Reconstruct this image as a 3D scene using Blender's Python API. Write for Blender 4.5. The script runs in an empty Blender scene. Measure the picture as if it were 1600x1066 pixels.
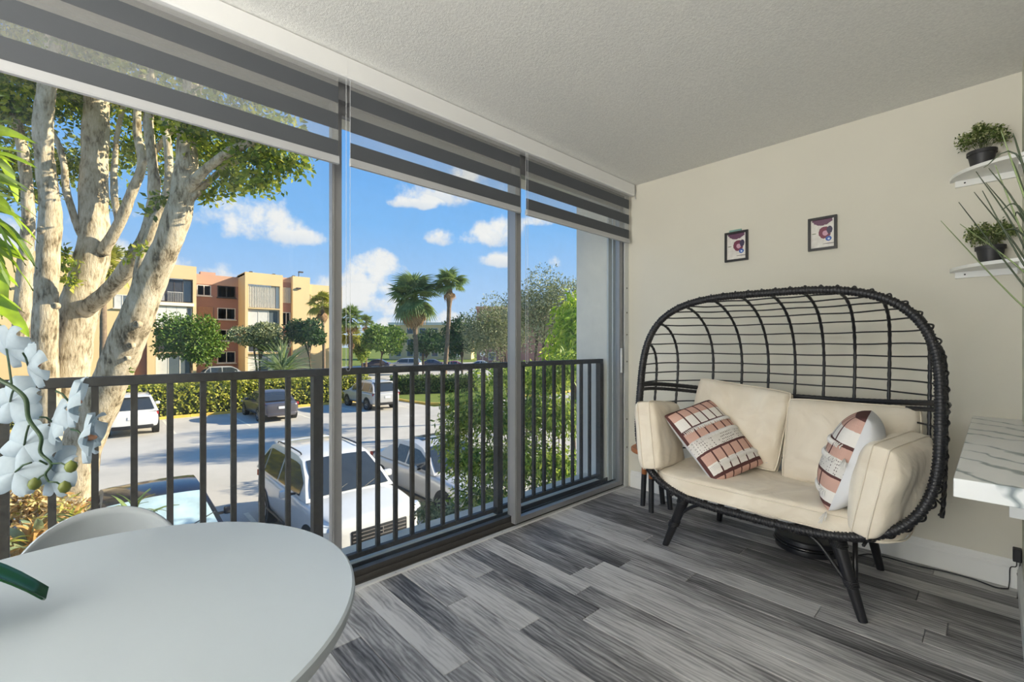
import bpy, bmesh, math, random
import numpy as np
from mathutils import Vector, Matrix, Euler, Quaternion
from mathutils import noise as mnoise

# ---------------------------------------------------------------- camera
SC = bpy.context.scene
COL = SC.collection
PI = math.pi
F, CX, CY, H = 700.0, 800.0, 539.0, 1.157          # focal length and horizon in pixels of a 1600x1066 frame, eye height
YAW = math.radians(47.1)
cam_d = bpy.data.cameras.new('camera')
cam_d.sensor_width = 36.0
cam_d.lens = 36.0 * F / 1600.0
cam_d.shift_y = (CY - 533.0) / 1600.0
cam_d.clip_start = 0.02
cam_d.clip_end = 2000
cam = bpy.data.objects.new('camera', cam_d)
COL.objects.link(cam)
cam.location = (0, 0, H)
cam.rotation_euler = (PI / 2, 0, YAW)
SC.camera = cam

# ---------------------------------------------------------------- colour management
SC.view_settings.view_transform = 'Standard'
SC.view_settings.look = 'None'
SC.view_settings.gamma = 1.0
SC.view_settings.use_curve_mapping = False
SC.view_settings.exposure = 0.0

FWD = (-math.sin(YAW), math.cos(YAW))
RGT = (math.cos(YAW), math.sin(YAW))
def ray(px, py):
    a = (px - CX) / F
    return Vector((FWD[0] + a * RGT[0], FWD[1] + a * RGT[1], -(py - CY) / F))
def at(px, py, X=None, Y=None, Z=None, D=None):
    """world point seen at a pixel, on a plane of the place (X, Y or Z) or at a distance D"""
    d = ray(px, py)
    if D is not None: t = D
    elif X is not None: t = X / d.x
    elif Y is not None: t = Y / d.y
    else: t = (Z - H) / d.z
    return Vector((t * d.x, t * d.y, H + t * d.z))

# ---------------------------------------------------------------- sky
SUN_TO = Vector((0.50, 1.0, 0.52)).normalized()
world = bpy.data.worlds.new('sky'); SC.world = world
world.use_nodes = True
nt = world.node_tree
for n in list(nt.nodes): nt.nodes.remove(n)
def N(t, **k):
    n = nt.nodes.new(t)
    for a, b in k.items(): setattr(n, a, b)
    return n
def L(a, b): nt.links.new(a, b)
def MATH(op, a, b=None, clamp=False):
    n = N('ShaderNodeMath', operation=op, use_clamp=clamp)
    for i, v in enumerate((a, b)):
        if v is None: continue
        if hasattr(v, 'links'): L(v, n.inputs[i])
        else: n.inputs[i].default_value = v
    return n.outputs[0]
tc = N('ShaderNodeTexCoord')
DIR = tc.outputs['Generated']
sep = N('ShaderNodeSeparateXYZ'); L(DIR, sep.inputs[0])
grad = N('ShaderNodeValToRGB')
cr = grad.color_ramp
cr.elements[0].position = 0.0; cr.elements[0].color = (0.60, 0.76, 0.97, 1)
cr.elements[1].position = 1.0; cr.elements[1].color = (0.05, 0.20, 0.62, 1)
for p, c in ((0.10, (0.46, 0.68, 1.0)), (0.25, (0.25, 0.55, 1.0)), (0.45, (0.15, 0.43, 0.95))):
    e = cr.elements.new(p); e.color = (*c, 1)
L(sep.outputs['Z'], grad.inputs['Fac'])
no = N('ShaderNodeTexNoise'); no.inputs['Scale'].default_value = 13.0
no.inputs['Detail'].default_value = 8.0; no.inputs['Roughness'].default_value = 0.58
L(DIR, no.inputs['Vector'])
NZ = no.outputs['Fac']
def dotn(vec):
    n = N('ShaderNodeVectorMath', operation='DOT_PRODUCT')
    L(DIR, n.inputs[0]); n.inputs[1].default_value = vec
    return n.outputs['Value']
# cumulus banks of that afternoon: direction, angular half-width, half-height
BANKS = [(385, 352, .13, .050), (350, 338, .07, .048), (440, 368, .09, .026), (690, 305, .100, .040), (735, 295, .07, .045), (640, 318, .06, .018),
         (755, 372, .085, .036), (700, 375, .075, .024), (790, 362, .05, .040), (585, 420, .060, .036), (560, 450, .10, .045), (600, 410, .035, .025),
         (775, 408, .055, .022), (560, 480, .13, .04), (870, 412, .022, .018), (840, 345, .05, .02), (250, 420, .12, .04), (660, 515, .22, .035),
         (60, 440, .10, .06), (-160, 360, .16, .07), (-420, 300, .2, .08), (1050, 380, .1, .04), (1400, 330, .16, .06)]
blob = None; lift = None
for (px, py, aw, ah) in BANKS:
    c = ray(px, py).normalized()
    e1 = Vector((0, 0, 1)).cross(c).normalized(); e2 = c.cross(e1).normalized()
    if e2.z < 0: e2 = -e2
    u = MATH('MULTIPLY', dotn(e1), 1 / aw); w = MATH('MULTIPLY', dotn(e2), 1 / ah)
    # a flat base: below the centre the bank ends sooner
    wn = MATH('MULTIPLY', MATH('MINIMUM', w, 0.0), 1.7); wp = MATH('MAXIMUM', w, 0.0)
    ww = MATH('ADD', wn, wp)
    q = MATH('SUBTRACT', 1.0, MATH('ADD', MATH('MULTIPLY', u, u), MATH('MULTIPLY', ww, ww)))
    front = MATH('GREATER_THAN', dotn(c), 0.3)
    q = MATH('SUBTRACT', MATH('MULTIPLY', MATH('ADD', q, 3.0), front), 3.0)
    blob = q if blob is None else MATH('MAXIMUM', blob, q)
    up = MATH('MULTIPLY', MATH('ADD', w, 1.0), MATH('GREATER_THAN', q, -0.6))
    lift = up if lift is None else MATH('MAXIMUM', lift, up)
blob = MATH('MAXIMUM', blob, -1.5)
wide = N('ShaderNodeTexNoise'); wide.inputs['Scale'].default_value = 2.6; wide.inputs['Detail'].default_value = 3.0
L(DIR, wide.inputs['Vector'])
haze_c = MATH('MULTIPLY', MATH('SUBTRACT', wide.outputs['Fac'], 0.62), 6.0)
dens = MATH('ADD', MATH('MULTIPLY', MATH('MAXIMUM', blob, MATH('SUBTRACT', haze_c, 0.9)), 0.62), MATH('MULTIPLY', MATH('SUBTRACT', NZ, 0.5), 3.4))
mr = N('ShaderNodeMapRange', interpolation_type='SMOOTHSTEP')
L(dens, mr.inputs['Value']); mr.inputs['From Min'].default_value = -0.05; mr.inputs['From Max'].default_value = 0.62
cshade = N('ShaderNodeMix', data_type='RGBA')
mr2 = N('ShaderNodeMapRange'); L(MATH('ADD', lift, MATH('MULTIPLY', NZ, 0.8)), mr2.inputs['Value'])
mr2.inputs['From Min'].default_value = 0.5; mr2.inputs['From Max'].default_value = 1.8
L(mr2.outputs['Result'], cshade.inputs['Factor'])
cshade.inputs[6].default_value = (0.66, 0.74, 0.88, 1); cshade.inputs[7].default_value = (0.98, 0.97, 0.97, 1)
mixc = N('ShaderNodeMix', data_type='RGBA')
L(mr.outputs['Result'], mixc.inputs['Factor']); L(grad.outputs['Color'], mixc.inputs[6]); L(cshade.outputs[2], mixc.inputs[7])
bg = N('ShaderNodeBackground'); bg.inputs['Strength'].default_value = 1.0
L(mixc.outputs[2], bg.inputs['Color'])
wo = N('ShaderNodeOutputWorld'); L(bg.outputs[0], wo.inputs['Surface'])

# ---------------------------------------------------------------- sun and added fill lights
sd = bpy.data.lights.new('sun', 'SUN'); sd.energy = 10.5; sd.angle = math.radians(0.6); sd.color = (1.0, 0.88, 0.70)
sun = bpy.data.objects.new('sun', sd); COL.objects.link(sun)
sun.rotation_euler = SUN_TO.to_track_quat('Z', 'Y').to_euler()
sun.location = (10, 20, 20)
def area(name, loc, target, sx, sy, power, col):
    d = bpy.data.lights.new(name, 'AREA'); d.shape = 'RECTANGLE'; d.size = sx; d.size_y = sy; d.energy = power; d.color = col
    o = bpy.data.objects.new(name, d); COL.objects.link(o)
    o.location = loc
    o.rotation_euler = (Vector(loc) - Vector(target)).to_track_quat('Z', 'Y').to_euler()
    return o
# unseen fill lights added to brighten the room: living room east side, balcony end
area('living_room_fill_light', (4.9, -2.65, 1.4), (-1.2, 1.8, 1.3), 2.3, 2.0, 150, (1.0, 0.93, 0.84))
area('balcony_end_fill_light', (-0.95, -3.6, 1.0), (-0.95, 1.0, 2.3), 1.8, 1.8, 98, (0.94, 0.97, 1.0))

# ---------------------------------------------------------------- node material helpers
def newmat(name):
    m = bpy.data.materials.new(name); m.use_nodes = True
    t = m.node_tree
    for n in list(t.nodes): t.nodes.remove(n)
    o = t.nodes.new('ShaderNodeOutputMaterial')
    return m, t, o
def setin(n, **k):
    for a, b in k.items():
        n.inputs[a.replace('_', ' ')].default_value = b
class T:
    """tiny node-tree writer"""
    def __init__(s, t): s.t = t
    def n(s, ty, **k):
        x = s.t.nodes.new(ty)
        for a, b in k.items(): setattr(x, a, b)
        return x
    def l(s, a, b): s.t.links.new(a, b)
    def coord(s, kind='Object', scale=(1, 1, 1), rot=(0, 0, 0), loc=(0, 0, 0)):
        c = s.n('ShaderNodeTexCoord'); m = s.n('ShaderNodeMapping')
        m.inputs['Scale'].default_value = scale; m.inputs['Rotation'].default_value = rot; m.inputs['Location'].default_value = loc
        s.l(c.outputs[kind], m.inputs['Vector']); return m.outputs[0]
    def noise(s, vec, scale=5, detail=4, rough=.55, dist=0):
        x = s.n('ShaderNodeTexNoise'); x.inputs['Scale'].default_value = scale; x.inputs['Detail'].default_value = detail
        x.inputs['Roughness'].default_value = rough; x.inputs['Distortion'].default_value = dist
        if vec is not None: s.l(vec, x.inputs['Vector'])
        return x.outputs['Fac']
    def ramp(s, fac, stops, mode='LINEAR'):
        x = s.n('ShaderNodeValToRGB'); r = x.color_ramp; r.interpolation = mode
        r.elements[0].position = stops[0][0]; r.elements[0].color = (*stops[0][1], 1)
        r.elements[1].position = stops[-1][0]; r.elements[1].color = (*stops[-1][1], 1)
        for p, c in stops[1:-1]:
            e = r.elements.new(p); e.color = (*c, 1)
        s.l(fac, x.inputs['Fac']); return x.outputs['Color']
    def mix(s, fac, a, b, blend='MIX'):
        x = s.n('ShaderNodeMix', data_type='RGBA', blend_type=blend)
        for i, v in ((0, fac), (6, a), (7, b)):
            if hasattr(v, 'links'): s.l(v, x.inputs[i])
            elif i == 0: x.inputs[0].default_value = v
            else: x.inputs[i].default_value = (*v, 1)
        return x.outputs[2]
    def math(s, op, a, b=None):
        x = s.n('ShaderNodeMath', operation=op)
        for i, v in enumerate((a, b)):
            if v is None: continue
            if hasattr(v, 'links'): s.l(v, x.inputs[i])
            else: x.inputs[i].default_value = v
        return x.outputs[0]
    def bump(s, h, strength=.3, dist=.01):
        b = s.n('ShaderNodeBump'); b.inputs['Strength'].default_value = strength; b.inputs['Distance'].default_value = dist
        s.l(h, b.inputs['Height']); return b.outputs['Normal']
    def bsdf(s, out, col=None, rough=.5, metal=0, normal=None, spec=.5, **k):
        p = s.n('ShaderNodeBsdfPrincipled')
        if hasattr(col, 'links'): s.l(col, p.inputs['Base Color'])
        elif col is not None: p.inputs['Base Color'].default_value = (*col, 1)
        if hasattr(rough, 'links'): s.l(rough, p.inputs['Roughness'])
        else: p.inputs['Roughness'].default_value = rough
        p.inputs['Metallic'].default_value = metal; p.inputs['Specular IOR Level'].default_value = spec
        if normal is not None: s.l(normal, p.inputs['Normal'])
        for a, b in k.items(): p.inputs[a.replace('_', ' ')].default_value = b
        if out is not None: s.l(p.outputs[0], out.inputs['Surface'])
        return p
def lin(r, g, b):
    f = lambda c: (c / 255 / 12.92) if c / 255 <= .04045 else ((c / 255 + .055) / 1.055) ** 2.4
    return (f(r), f(g), f(b))
M = {}
def pm(name, col, rough=.5, metal=0, var=.06, scale=6, bump=0, bscale=60, bdist=.004, spec=.5, **k):
    """plain procedural surface: slightly mottled colour, optional fine relief"""
    m, t, o = newmat(name); w = T(t)
    vec = w.coord('Object')
    f = w.noise(vec, scale, 5)
    a = tuple(max(0, c * (1 - var)) for c in col); b = tuple(min(1, c * (1 + var)) for c in col)
    c = w.ramp(f, [(.3, a), (.7, b)])
    nrm = w.bump(w.noise(vec, bscale, 3), bump, bdist) if bump else None
    w.bsdf(o, c, rough, metal, nrm, spec, **k)
    M[name] = m
    return m
def leafmat(name, cols, rough=.5, trans=.35, spec=.3):
    m, t, o = newmat(name); w = T(t)
    g = w.n('ShaderNodeNewGeometry')
    stops = [(i / (len(cols) - 1), c) for i, c in enumerate(cols)]
    c = w.ramp(g.outputs['Random Per Island'], stops)
    p = w.bsdf(None, c, rough, spec=spec)
    tr = w.n('ShaderNodeBsdfTranslucent'); w.l(w.mix(.5, c, (1, .95, .35), 'MULTIPLY'), tr.inputs['Color'])
    mx = w.n('ShaderNodeMixShader'); mx.inputs[0].default_value = trans
    w.l(p.outputs[0], mx.inputs[1]); w.l(tr.outputs[0], mx.inputs[2]); w.l(mx.outputs[0], o.inputs['Surface'])
    M[name] = m
    return m

# ---------------------------------------------------------------- mesh helpers
class MB:
    def __init__(s): s.v = []; s.f = []; s.mi = []
    def add(s, vs, fs, mi=0):
        k = len(s.v); s.v += [tuple(p) for p in vs]; s.f += [tuple(i + k for i in q) for q in fs]; s.mi += [mi] * len(fs); return s
    def box(s, lo, hi, mi=0):
        (a, b, c), (d, e, f) = lo, hi
        return s.add([(a, b, c), (d, b, c), (d, e, c), (a, e, c), (a, b, f), (d, b, f), (d, e, f), (a, e, f)],
                     [(0, 3, 2, 1), (4, 5, 6, 7), (0, 1, 5, 4), (1, 2, 6, 5), (2, 3, 7, 6), (3, 0, 4, 7)], mi)
    def cbox(s, c, size, mi=0):
        return s.box([c[i] - size[i] / 2 for i in range(3)], [c[i] + size[i] / 2 for i in range(3)], mi)
    def bbox(s, lo, hi, r, mi=0):
        """box with chamfered edges"""
        bm = bmesh.new(); bmesh.ops.create_cube(bm, size=1)
        for v in bm.verts: v.co = Vector([(lo[i] + hi[i]) / 2 + v.co[i] * (hi[i] - lo[i]) for i in range(3)])
        bmesh.ops.bevel(bm, geom=bm.edges[:], offset=r, segments=2, affect='EDGES', profile=.5)
        return s.frombm(bm, mi)
    def frombm(s, bm, mi=0):
        bm.verts.index_update()
        s.add([v.co.copy() for v in bm.verts], [[v.index for v in f.verts] for f in bm.faces], mi); bm.free(); return s
    def tube(s, path, r, seg=8, cap=True, mi=0, closed=False, up=None):
        P = [Vector(p) for p in path]; n = len(P)
        R = r if hasattr(r, '__len__') else [r] * n
        vs = []; fs = []
        prev = None
        for i, p in enumerate(P):
            if closed: d = P[(i + 1) % n] - P[i - 1]
            else: d = P[min(i + 1, n - 1)] - P[max(i - 1, 0)]
            if d.length < 1e-9: d = Vector((0, 0, 1))
            d.normalize()
            if prev is None:
                a = Vector((0, 0, 1)) if abs(d.z) < .9 else Vector((1, 0, 0))
                u = d.cross(a).normalized()
            else:
                u = prev - d * prev.dot(d)
                u = u.normalized() if u.length > 1e-6 else d.orthogonal().normalized()
            prev = u; w = d.cross(u)
            for k in range(seg):
                t = 2 * PI * k / seg
                vs.append(p + (u * math.cos(t) + w * math.sin(t)) * R[i])
        m = n if closed else n - 1
        for i in range(m):
            for k in range(seg):
                a = i * seg + k; b = i * seg + (k + 1) % seg; c = ((i + 1) % n) * seg + (k + 1) % seg; d = ((i + 1) % n) * seg + k
                fs.append((a, b, c, d))
        if cap and not closed:
            fs.append(tuple(reversed(range(seg)))); fs.append(tuple(range((n - 1) * seg, n * seg)))
        return s.add(vs, fs, mi)
    def lathe(s, prof, c=(0, 0, 0), seg=24, mi=0, axis='z'):
        vs = []; fs = []
        for (r, z) in prof:
            for k in range(seg):
                t = 2 * PI * k / seg
                q = (r * math.cos(t), r * math.sin(t), z)
                if axis == 'y': q = (q[0], z, q[1])
                if axis == 'x': q = (z, q[0], q[1])
                vs.append((q[0] + c[0], q[1] + c[1], q[2] + c[2]))
        for i in range(len(prof) - 1):
            for k in range(seg):
                fs.append((i * seg + k, i * seg + (k + 1) % seg, (i + 1) * seg + (k + 1) % seg, (i + 1) * seg + k))
        if prof[0][0] > 1e-6: fs.append(tuple(reversed(range(seg))))
        if prof[-1][0] > 1e-6: fs.append(tuple(range((len(prof) - 1) * seg, len(prof) * seg)))
        return s.add(vs, fs, mi)
    def prism(s, poly, a, b, axis='z', mi=0):
        """2-D polygon extruded from a to b along an axis"""
        def q(p, h):
            if axis == 'z': return (p[0], p[1], h)
            if axis == 'y': return (p[0], h, p[1])
            return (h, p[0], p[1])
        n = len(poly)
        vs = [q(p, a) for p in poly] + [q(p, b) for p in poly]
        fs = [tuple(reversed(range(n))), tuple(range(n, 2 * n))] + [(i, (i + 1) % n, n + (i + 1) % n, n + i) for i in range(n)]
        return s.add(vs, fs, mi)
    def quad(s, a, b, c, d, mi=0): return s.add([a, b, c, d], [(0, 1, 2, 3)], mi)
    def grid(s, fn, nu, nv, mi=0):
        vs = [fn(i / nu, j / nv) for j in range(nv + 1) for i in range(nu + 1)]
        fs = [(j * (nu + 1) + i, j * (nu + 1) + i + 1, (j + 1) * (nu + 1) + i + 1, (j + 1) * (nu + 1) + i) for j in range(nv) for i in range(nu)]
        return s.add(vs, fs, mi)
    def xf(s, mat):
        s.v = [tuple(mat @ Vector(p)) for p in s.v]; return s
    def mesh(s, name, mats, smooth=False):
        me = bpy.data.meshes.new(name)
        me.from_pydata(s.v, [], s.f)
        mats = mats if isinstance(mats, (list, tuple)) else [mats]
        for m in mats: me.materials.append(M[m] if isinstance(m, str) else m)
        if len(mats) > 1: me.polygons.foreach_set('material_index', s.mi)
        if smooth:
            me.polygons.foreach_set('use_smooth', [True] * len(me.polygons))
            if smooth != 'full': me.set_sharp_from_angle(angle=math.radians(smooth if smooth is not True else 40))
        bm = bmesh.new(); bm.from_mesh(me); bmesh.ops.recalc_face_normals(bm, faces=bm.faces); bm.to_mesh(me); bm.free()
        me.update()
        return me
    def build(s, name, mats, parent=None, smooth=False, world=True):
        if parent is not None and world:
            o = wloc(parent); s.v = [(p[0] - o.x, p[1] - o.y, p[2] - o.z) for p in s.v]
        ob = bpy.data.objects.new(name, s.mesh(name, mats, smooth)); COL.objects.link(ob)
        if parent is not None: ob.parent = parent
        return ob
def wloc(o):
    v = Vector(o.location)
    while o.parent is not None:
        o = o.parent; v = v + Vector(o.location)
    return v
def tag(o, label=None, cat=None, group=None, kind=None):
    if label: o['label'] = label
    if cat: o['category'] = cat
    if group: o['group'] = group
    if kind: o['kind'] = kind
    return o
def thing(name, label, cat, loc=(0, 0, 0), rz=0, group=None):
    o = bpy.data.objects.new(name, None); COL.objects.link(o); o.empty_display_size = .1
    o.location = loc; o.rotation_euler = (0, 0, rz)
    return tag(o, label, cat, group)
def struct(o): o['kind'] = 'structure'; return o
def kids(o): return [c for c in bpy.data.objects if c.parent == o]
def copy_tree(o, parent=None):
    c = o.copy(); COL.objects.link(c); c.parent = parent
    for ch in kids(o): copy_tree(ch, c)
    return c
def link_copy(o, parent=None, loc=None):
    c = o.copy(); COL.objects.link(c)
    if parent is not None: c.parent = parent
    if loc is not None: c.location = loc
    return c
def smoothpath(pts, n=8):
    """Catmull-Rom through points"""
    P = [Vector(p) for p in pts]; out = []
    for i in range(len(P) - 1):
        a = P[max(i - 1, 0)]; b = P[i]; c = P[i + 1]; d = P[min(i + 2, len(P) - 1)]
        for k in range(n):
            t = k / n
            out.append(.5 * ((2 * b) + (c - a) * t + (2 * a - 5 * b + 4 * c - d) * t * t + (3 * b - a - 3 * c + d) * t ** 3))
    out.append(P[-1]); return out
def leafcloud(name, centers, radii, count, size, mat, parent, seed=0, aspect=2.0, shell=.55, droop=0.0, flat=.0, fold=.18):
    """foliage: many small folded leaves scattered through ellipsoids, one mesh"""
    rg = np.random.default_rng(seed)
    cs = np.array([tuple(c) for c in centers], float); rs = np.array(radii, float)
    if rs.ndim == 1: rs = np.repeat(rs[:, None], 3, 1)
    vol = rs.prod(1) ** .75; pick = rg.choice(len(cs), count, p=vol / vol.sum())
    d = rg.normal(size=(count, 3)); d /= np.linalg.norm(d, axis=1)[:, None]
    rad = (shell + (1 - shell) * rg.random(count)) ** (1.0) if shell > 0 else rg.random(count) ** (1 / 3)
    lump = 1 + .16 * np.sin(d[:, 0] * 7 + pick) * np.sin(d[:, 1] * 6 + 2 * pick) * np.cos(d[:, 2] * 6)
    P = cs[pick] + d * rs[pick] * (rad * lump)[:, None]
    ax = rg.normal(size=(count, 3)); ax[:, 2] -= droop * 2; ax += d * .6
    ax /= np.linalg.norm(ax, axis=1)[:, None]
    nn = rg.normal(size=(count, 3)) + d * .7; nn[:, 2] += .5 + flat
    sd_ = np.cross(ax, nn); sd_ /= (np.linalg.norm(sd_, axis=1)[:, None] + 1e-9)
    nn = np.cross(sd_, ax)
    Ls = size * (0.65 + .7 * rg.random(count))[:, None]; W = Ls / aspect
    return leafmesh(name, P, ax, sd_, nn, Ls, W, mat, parent, fold)
def leafmesh(name, P, ax, sd_, nn, Ls, W, mat, parent, fold=.18):
    n = len(P)
    a = P; b = P + ax * Ls * .45 + sd_ * W * .5 + nn * W * fold; c = P + ax * Ls; d = P + ax * Ls * .45 - sd_ * W * .5 + nn * W * fold
    V = np.stack([a, b, c, d], 1).reshape(-1, 3)
    if parent is not None:
        o = wloc(parent); V = V - np.array([o.x, o.y, o.z])
    i = np.arange(n) * 4
    Tq = np.stack([np.stack([i, i + 1, i + 2], 1), np.stack([i, i + 2, i + 3], 1)], 1).reshape(-1)
    me = bpy.data.meshes.new(name)
    me.vertices.add(n * 4); me.vertices.foreach_set('co', V.astype(np.float32).ravel())
    me.loops.add(n * 6); me.loops.foreach_set('vertex_index', Tq.astype(np.int32))
    me.polygons.add(n * 2); me.polygons.foreach_set('loop_start', (np.arange(n * 2) * 3).astype(np.int32))
    me.update(calc_edges=True); me.validate()
    me.materials.append(M[mat])
    ob = bpy.data.objects.new(name, me); COL.objects.link(ob)
    if parent is not None: ob.parent = parent
    ob['kind'] = 'stuff'
    return ob

# ================================================================ materials of the room
pm('wall_paint', lin(214, 210, 196), .75, var=.02, scale=2, bump=.08, bscale=180, bdist=.002)
pm('trim_white', lin(228, 228, 224), .45, var=.015)
pm('ext_stucco', lin(240, 236, 226), .9, var=.04, scale=3, bump=.25, bscale=140, bdist=.004)
m, t, o = newmat('popcorn_ceiling'); w = T(t)
vec = w.coord('Object')
n1 = w.noise(vec, 110, 3, .6); n2 = w.noise(vec, 240, 2, .5)
hgt = w.math('ADD', w.math('MULTIPLY', n1, .7), w.math('MULTIPLY', n2, .4))
w.bsdf(o, w.ramp(n1, [(.3, lin(220, 220, 216)), (.7, lin(236, 236, 231))]), .9, normal=w.bump(hgt, .42, .008)); M['popcorn_ceiling'] = m
# weathered grey wood planks: grain runs along X, every plank its own tone
m, t, o = newmat('grey_plank'); w = T(t)
oi = w.n('ShaderNodeObjectInfo'); tcn = w.n('ShaderNodeTexCoord')
off = w.n('ShaderNodeVectorMath', operation='SCALE'); off.inputs['Scale'].default_value = 37.0
cmb = w.n('ShaderNodeCombineXYZ')
for i in range(3): w.l(oi.outputs['Random'], cmb.inputs[i])
w.l(cmb.outputs[0], off.inputs[0])
addv = w.n('ShaderNodeVectorMath', operation='ADD'); w.l(tcn.outputs['Object'], addv.inputs[0]); w.l(off.outputs[0], addv.inputs[1])
def mp(sc):
    q = w.n('ShaderNodeMapping'); q.inputs['Scale'].default_value = sc; w.l(addv.outputs[0], q.inputs['Vector']); return q.outputs[0]
g1 = w.noise(mp((2.2, 22, 4)), 1.6, 6, .62, .8)
g2 = w.noise(mp((5, 130, 10)), 1.5, 4, .7)
g3 = w.noise(mp((1.6, 6, 2)), 1.2, 3, .5, .4)
wv = w.n('ShaderNodeTexWave', wave_type='BANDS', bands_direction='Y'); wv.inputs['Scale'].default_value = 5; wv.inputs['Distortion'].default_value = 9
wv.inputs['Detail'].default_value = 3; wv.inputs['Detail Scale'].default_value = 1.2; w.l(mp((.8, 3.4, 1)), wv.inputs['Vector'])
tone = w.math('ADD', w.math('MULTIPLY', g1, .70), w.math('ADD', w.math('MULTIPLY', g2, .12), w.math('MULTIPLY', g3, .50)))
rnd = w.math('MULTIPLY', w.math('SUBTRACT', oi.outputs['Random'], .42), .34)
tone = w.math('ADD', tone, rnd)
tone = w.math('ADD', tone, w.math('MULTIPLY', w.math('SUBTRACT', wv.outputs['Fac'], .5), .12))
colr = w.ramp(tone, [(.42, (.05, .049, .05)), (.53, (.13, .128, .13)), (.64, (.24, .236, .236)), (.76, (.40, .395, .39)), (.90, (.55, .545, .535))])
w.bsdf(o, colr, w.math('ADD', .38, w.math('MULTIPLY', g2, .2)), normal=w.bump(g2, .12, .002), spec=.35); M['grey_plank'] = m
pm('ledge_concrete', lin(222, 214, 196), .85, var=.1, scale=5)
pm('floor_base', (.10, .10, .10), .7)
pm('alu_frame', lin(150, 151, 153), .42, metal=.55, var=.03, scale=10)
pm('alu_dark', lin(74, 72, 70), .45, metal=.4, var=.06, scale=12)
pm('alu_light', lin(205, 208, 208), .4, metal=.2, var=.03)
pm('screw', lin(90, 90, 90), .4, metal=.8)
# window glass: clear pane with a mirror-like skin and a little dust
m, t, o = newmat('pane_glass'); w = T(t)
lw = w.n('ShaderNodeLayerWeight'); lw.inputs['Blend'].default_value = .5
fr = w.math('ADD', .02, w.math('MULTIPLY', w.math('POWER', lw.outputs['Facing'], 5.0), .5))
tr = w.n('ShaderNodeBsdfTransparent'); tr.inputs['Color'].default_value = (.965, .98, .975, 1)
gl = w.n('ShaderNodeBsdfGlossy'); gl.inputs['Roughness'].default_value = .02; gl.inputs['Color'].default_value = (.6, .6, .6, 1)
mx = w.n('ShaderNodeMixShader'); w.l(fr, mx.inputs[0]); w.l(tr.outputs[0], mx.inputs[1]); w.l(gl.outputs[0], mx.inputs[2])
df = w.n('ShaderNodeBsdfTranslucent'); df.inputs['Color'].default_value = (.9, .9, .88, 1)
dust = w.math('MULTIPLY', w.ramp(w.noise(w.coord('Object'), 3, 6, .7), [(.35, (0, 0, 0)), (.8, (1, 1, 1))]), .055)
mx2 = w.n('ShaderNodeMixShader'); w.l(dust, mx2.inputs[0]); w.l(mx.outputs[0], mx2.inputs[1]); w.l(df.outputs[0], mx2.inputs[2])
w.l(mx2.outputs[0], o.inputs['Surface']); M['pane_glass'] = m
# zebra blind cloths
pm('blind_dark', lin(76, 80, 85), .85, var=.04, scale=3, bump=.2, bscale=500, bdist=.001)
m, t, o = newmat('blind_sheer'); w = T(t)
tr = w.n('ShaderNodeBsdfTransparent')
d1 = w.n('ShaderNodeBsdfDiffuse'); d1.inputs['Color'].default_value = (.82, .82, .80, 1)
d2 = w.n('ShaderNodeBsdfTranslucent'); d2.inputs['Color'].default_value = (.85, .85, .83, 1)
a_ = w.n('ShaderNodeMixShader'); a_.inputs[0].default_value = .6; w.l(d1.outputs[0], a_.inputs[1]); w.l(d2.outputs[0], a_.inputs[2])
b_ = w.n('ShaderNodeMixShader')
w.l(w.math('ADD', .14, w.math('MULTIPLY', w.noise(w.coord('Object', (1, 4, 60)), 9, 2), .18)), b_.inputs[0])
w.l(tr.outputs[0], b_.inputs[1]); w.l(a_.outputs[0], b_.inputs[2]); w.l(b_.outputs[0], o.inputs['Surface']); M['blind_sheer'] = m
pm('blind_white', lin(226, 227, 226), .5, var=.015)
pm('blind_rail', lin(176, 178, 180), .5, var=.02)
m, t, o = newmat('clear_plastic'); w = T(t)
tr = w.n('ShaderNodeBsdfTransparent'); dd = w.n('ShaderNodeBsdfDiffuse'); dd.inputs['Color'].default_value = (.7, .72, .74, 1)
q = w.n('ShaderNodeMixShader'); q.inputs[0].default_value = .55; w.l(tr.outputs[0], q.inputs[1]); w.l(dd.outputs[0], q.inputs[2]); w.l(q.outputs[0], o.inputs['Surface']); M['clear_plastic'] = m

# ================================================================ room shell
XW, YB, XR, ZC = -2.05, 3.21, 0.09, 2.45
GZ = 1.157 - 3.9
fl = MB().box((-2.5, -3.9, -.25), (5.0, YB, -.012)).build('floor', 'floor_base'); struct(fl)
rnd_ = random.Random(5)
PW, PL = .122, 1.22
pl_mesh = {}
def plank(x0, x1, y0, y1):
    key = (round(x1 - x0, 2), round(y1 - y0, 3))
    if key not in pl_mesh:
        lx, ly = x1 - x0, y1 - y0; g = .0009
        mb = MB()
        b = .0016
        mb.add([(g, g, -.012), (lx - g, g, -.012), (lx - g, ly - g, -.012), (g, ly - g, -.012),
                (g, g, -b), (lx - g, g, -b), (lx - g, ly - g, -b), (g, ly - g, -b),
                (g + b, g + b, 0), (lx - g - b, g + b, 0), (lx - g - b, ly - g - b, 0), (g + b, ly - g - b, 0)],
               [(0, 1, 5, 4), (1, 2, 6, 5), (2, 3, 7, 6), (3, 0, 4, 7), (4, 5, 9, 8), (5, 6, 10, 9), (6, 7, 11, 10), (7, 4, 8, 11), (8, 9, 10, 11)])
        pl_mesh[key] = mb.mesh('plank', 'grey_plank')
    ob = bpy.data.objects.new('plank', pl_mesh[key]); COL.objects.link(ob); ob.parent = fl; ob.location = (x0, y0, 0)
row = 0
y = YB
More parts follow.
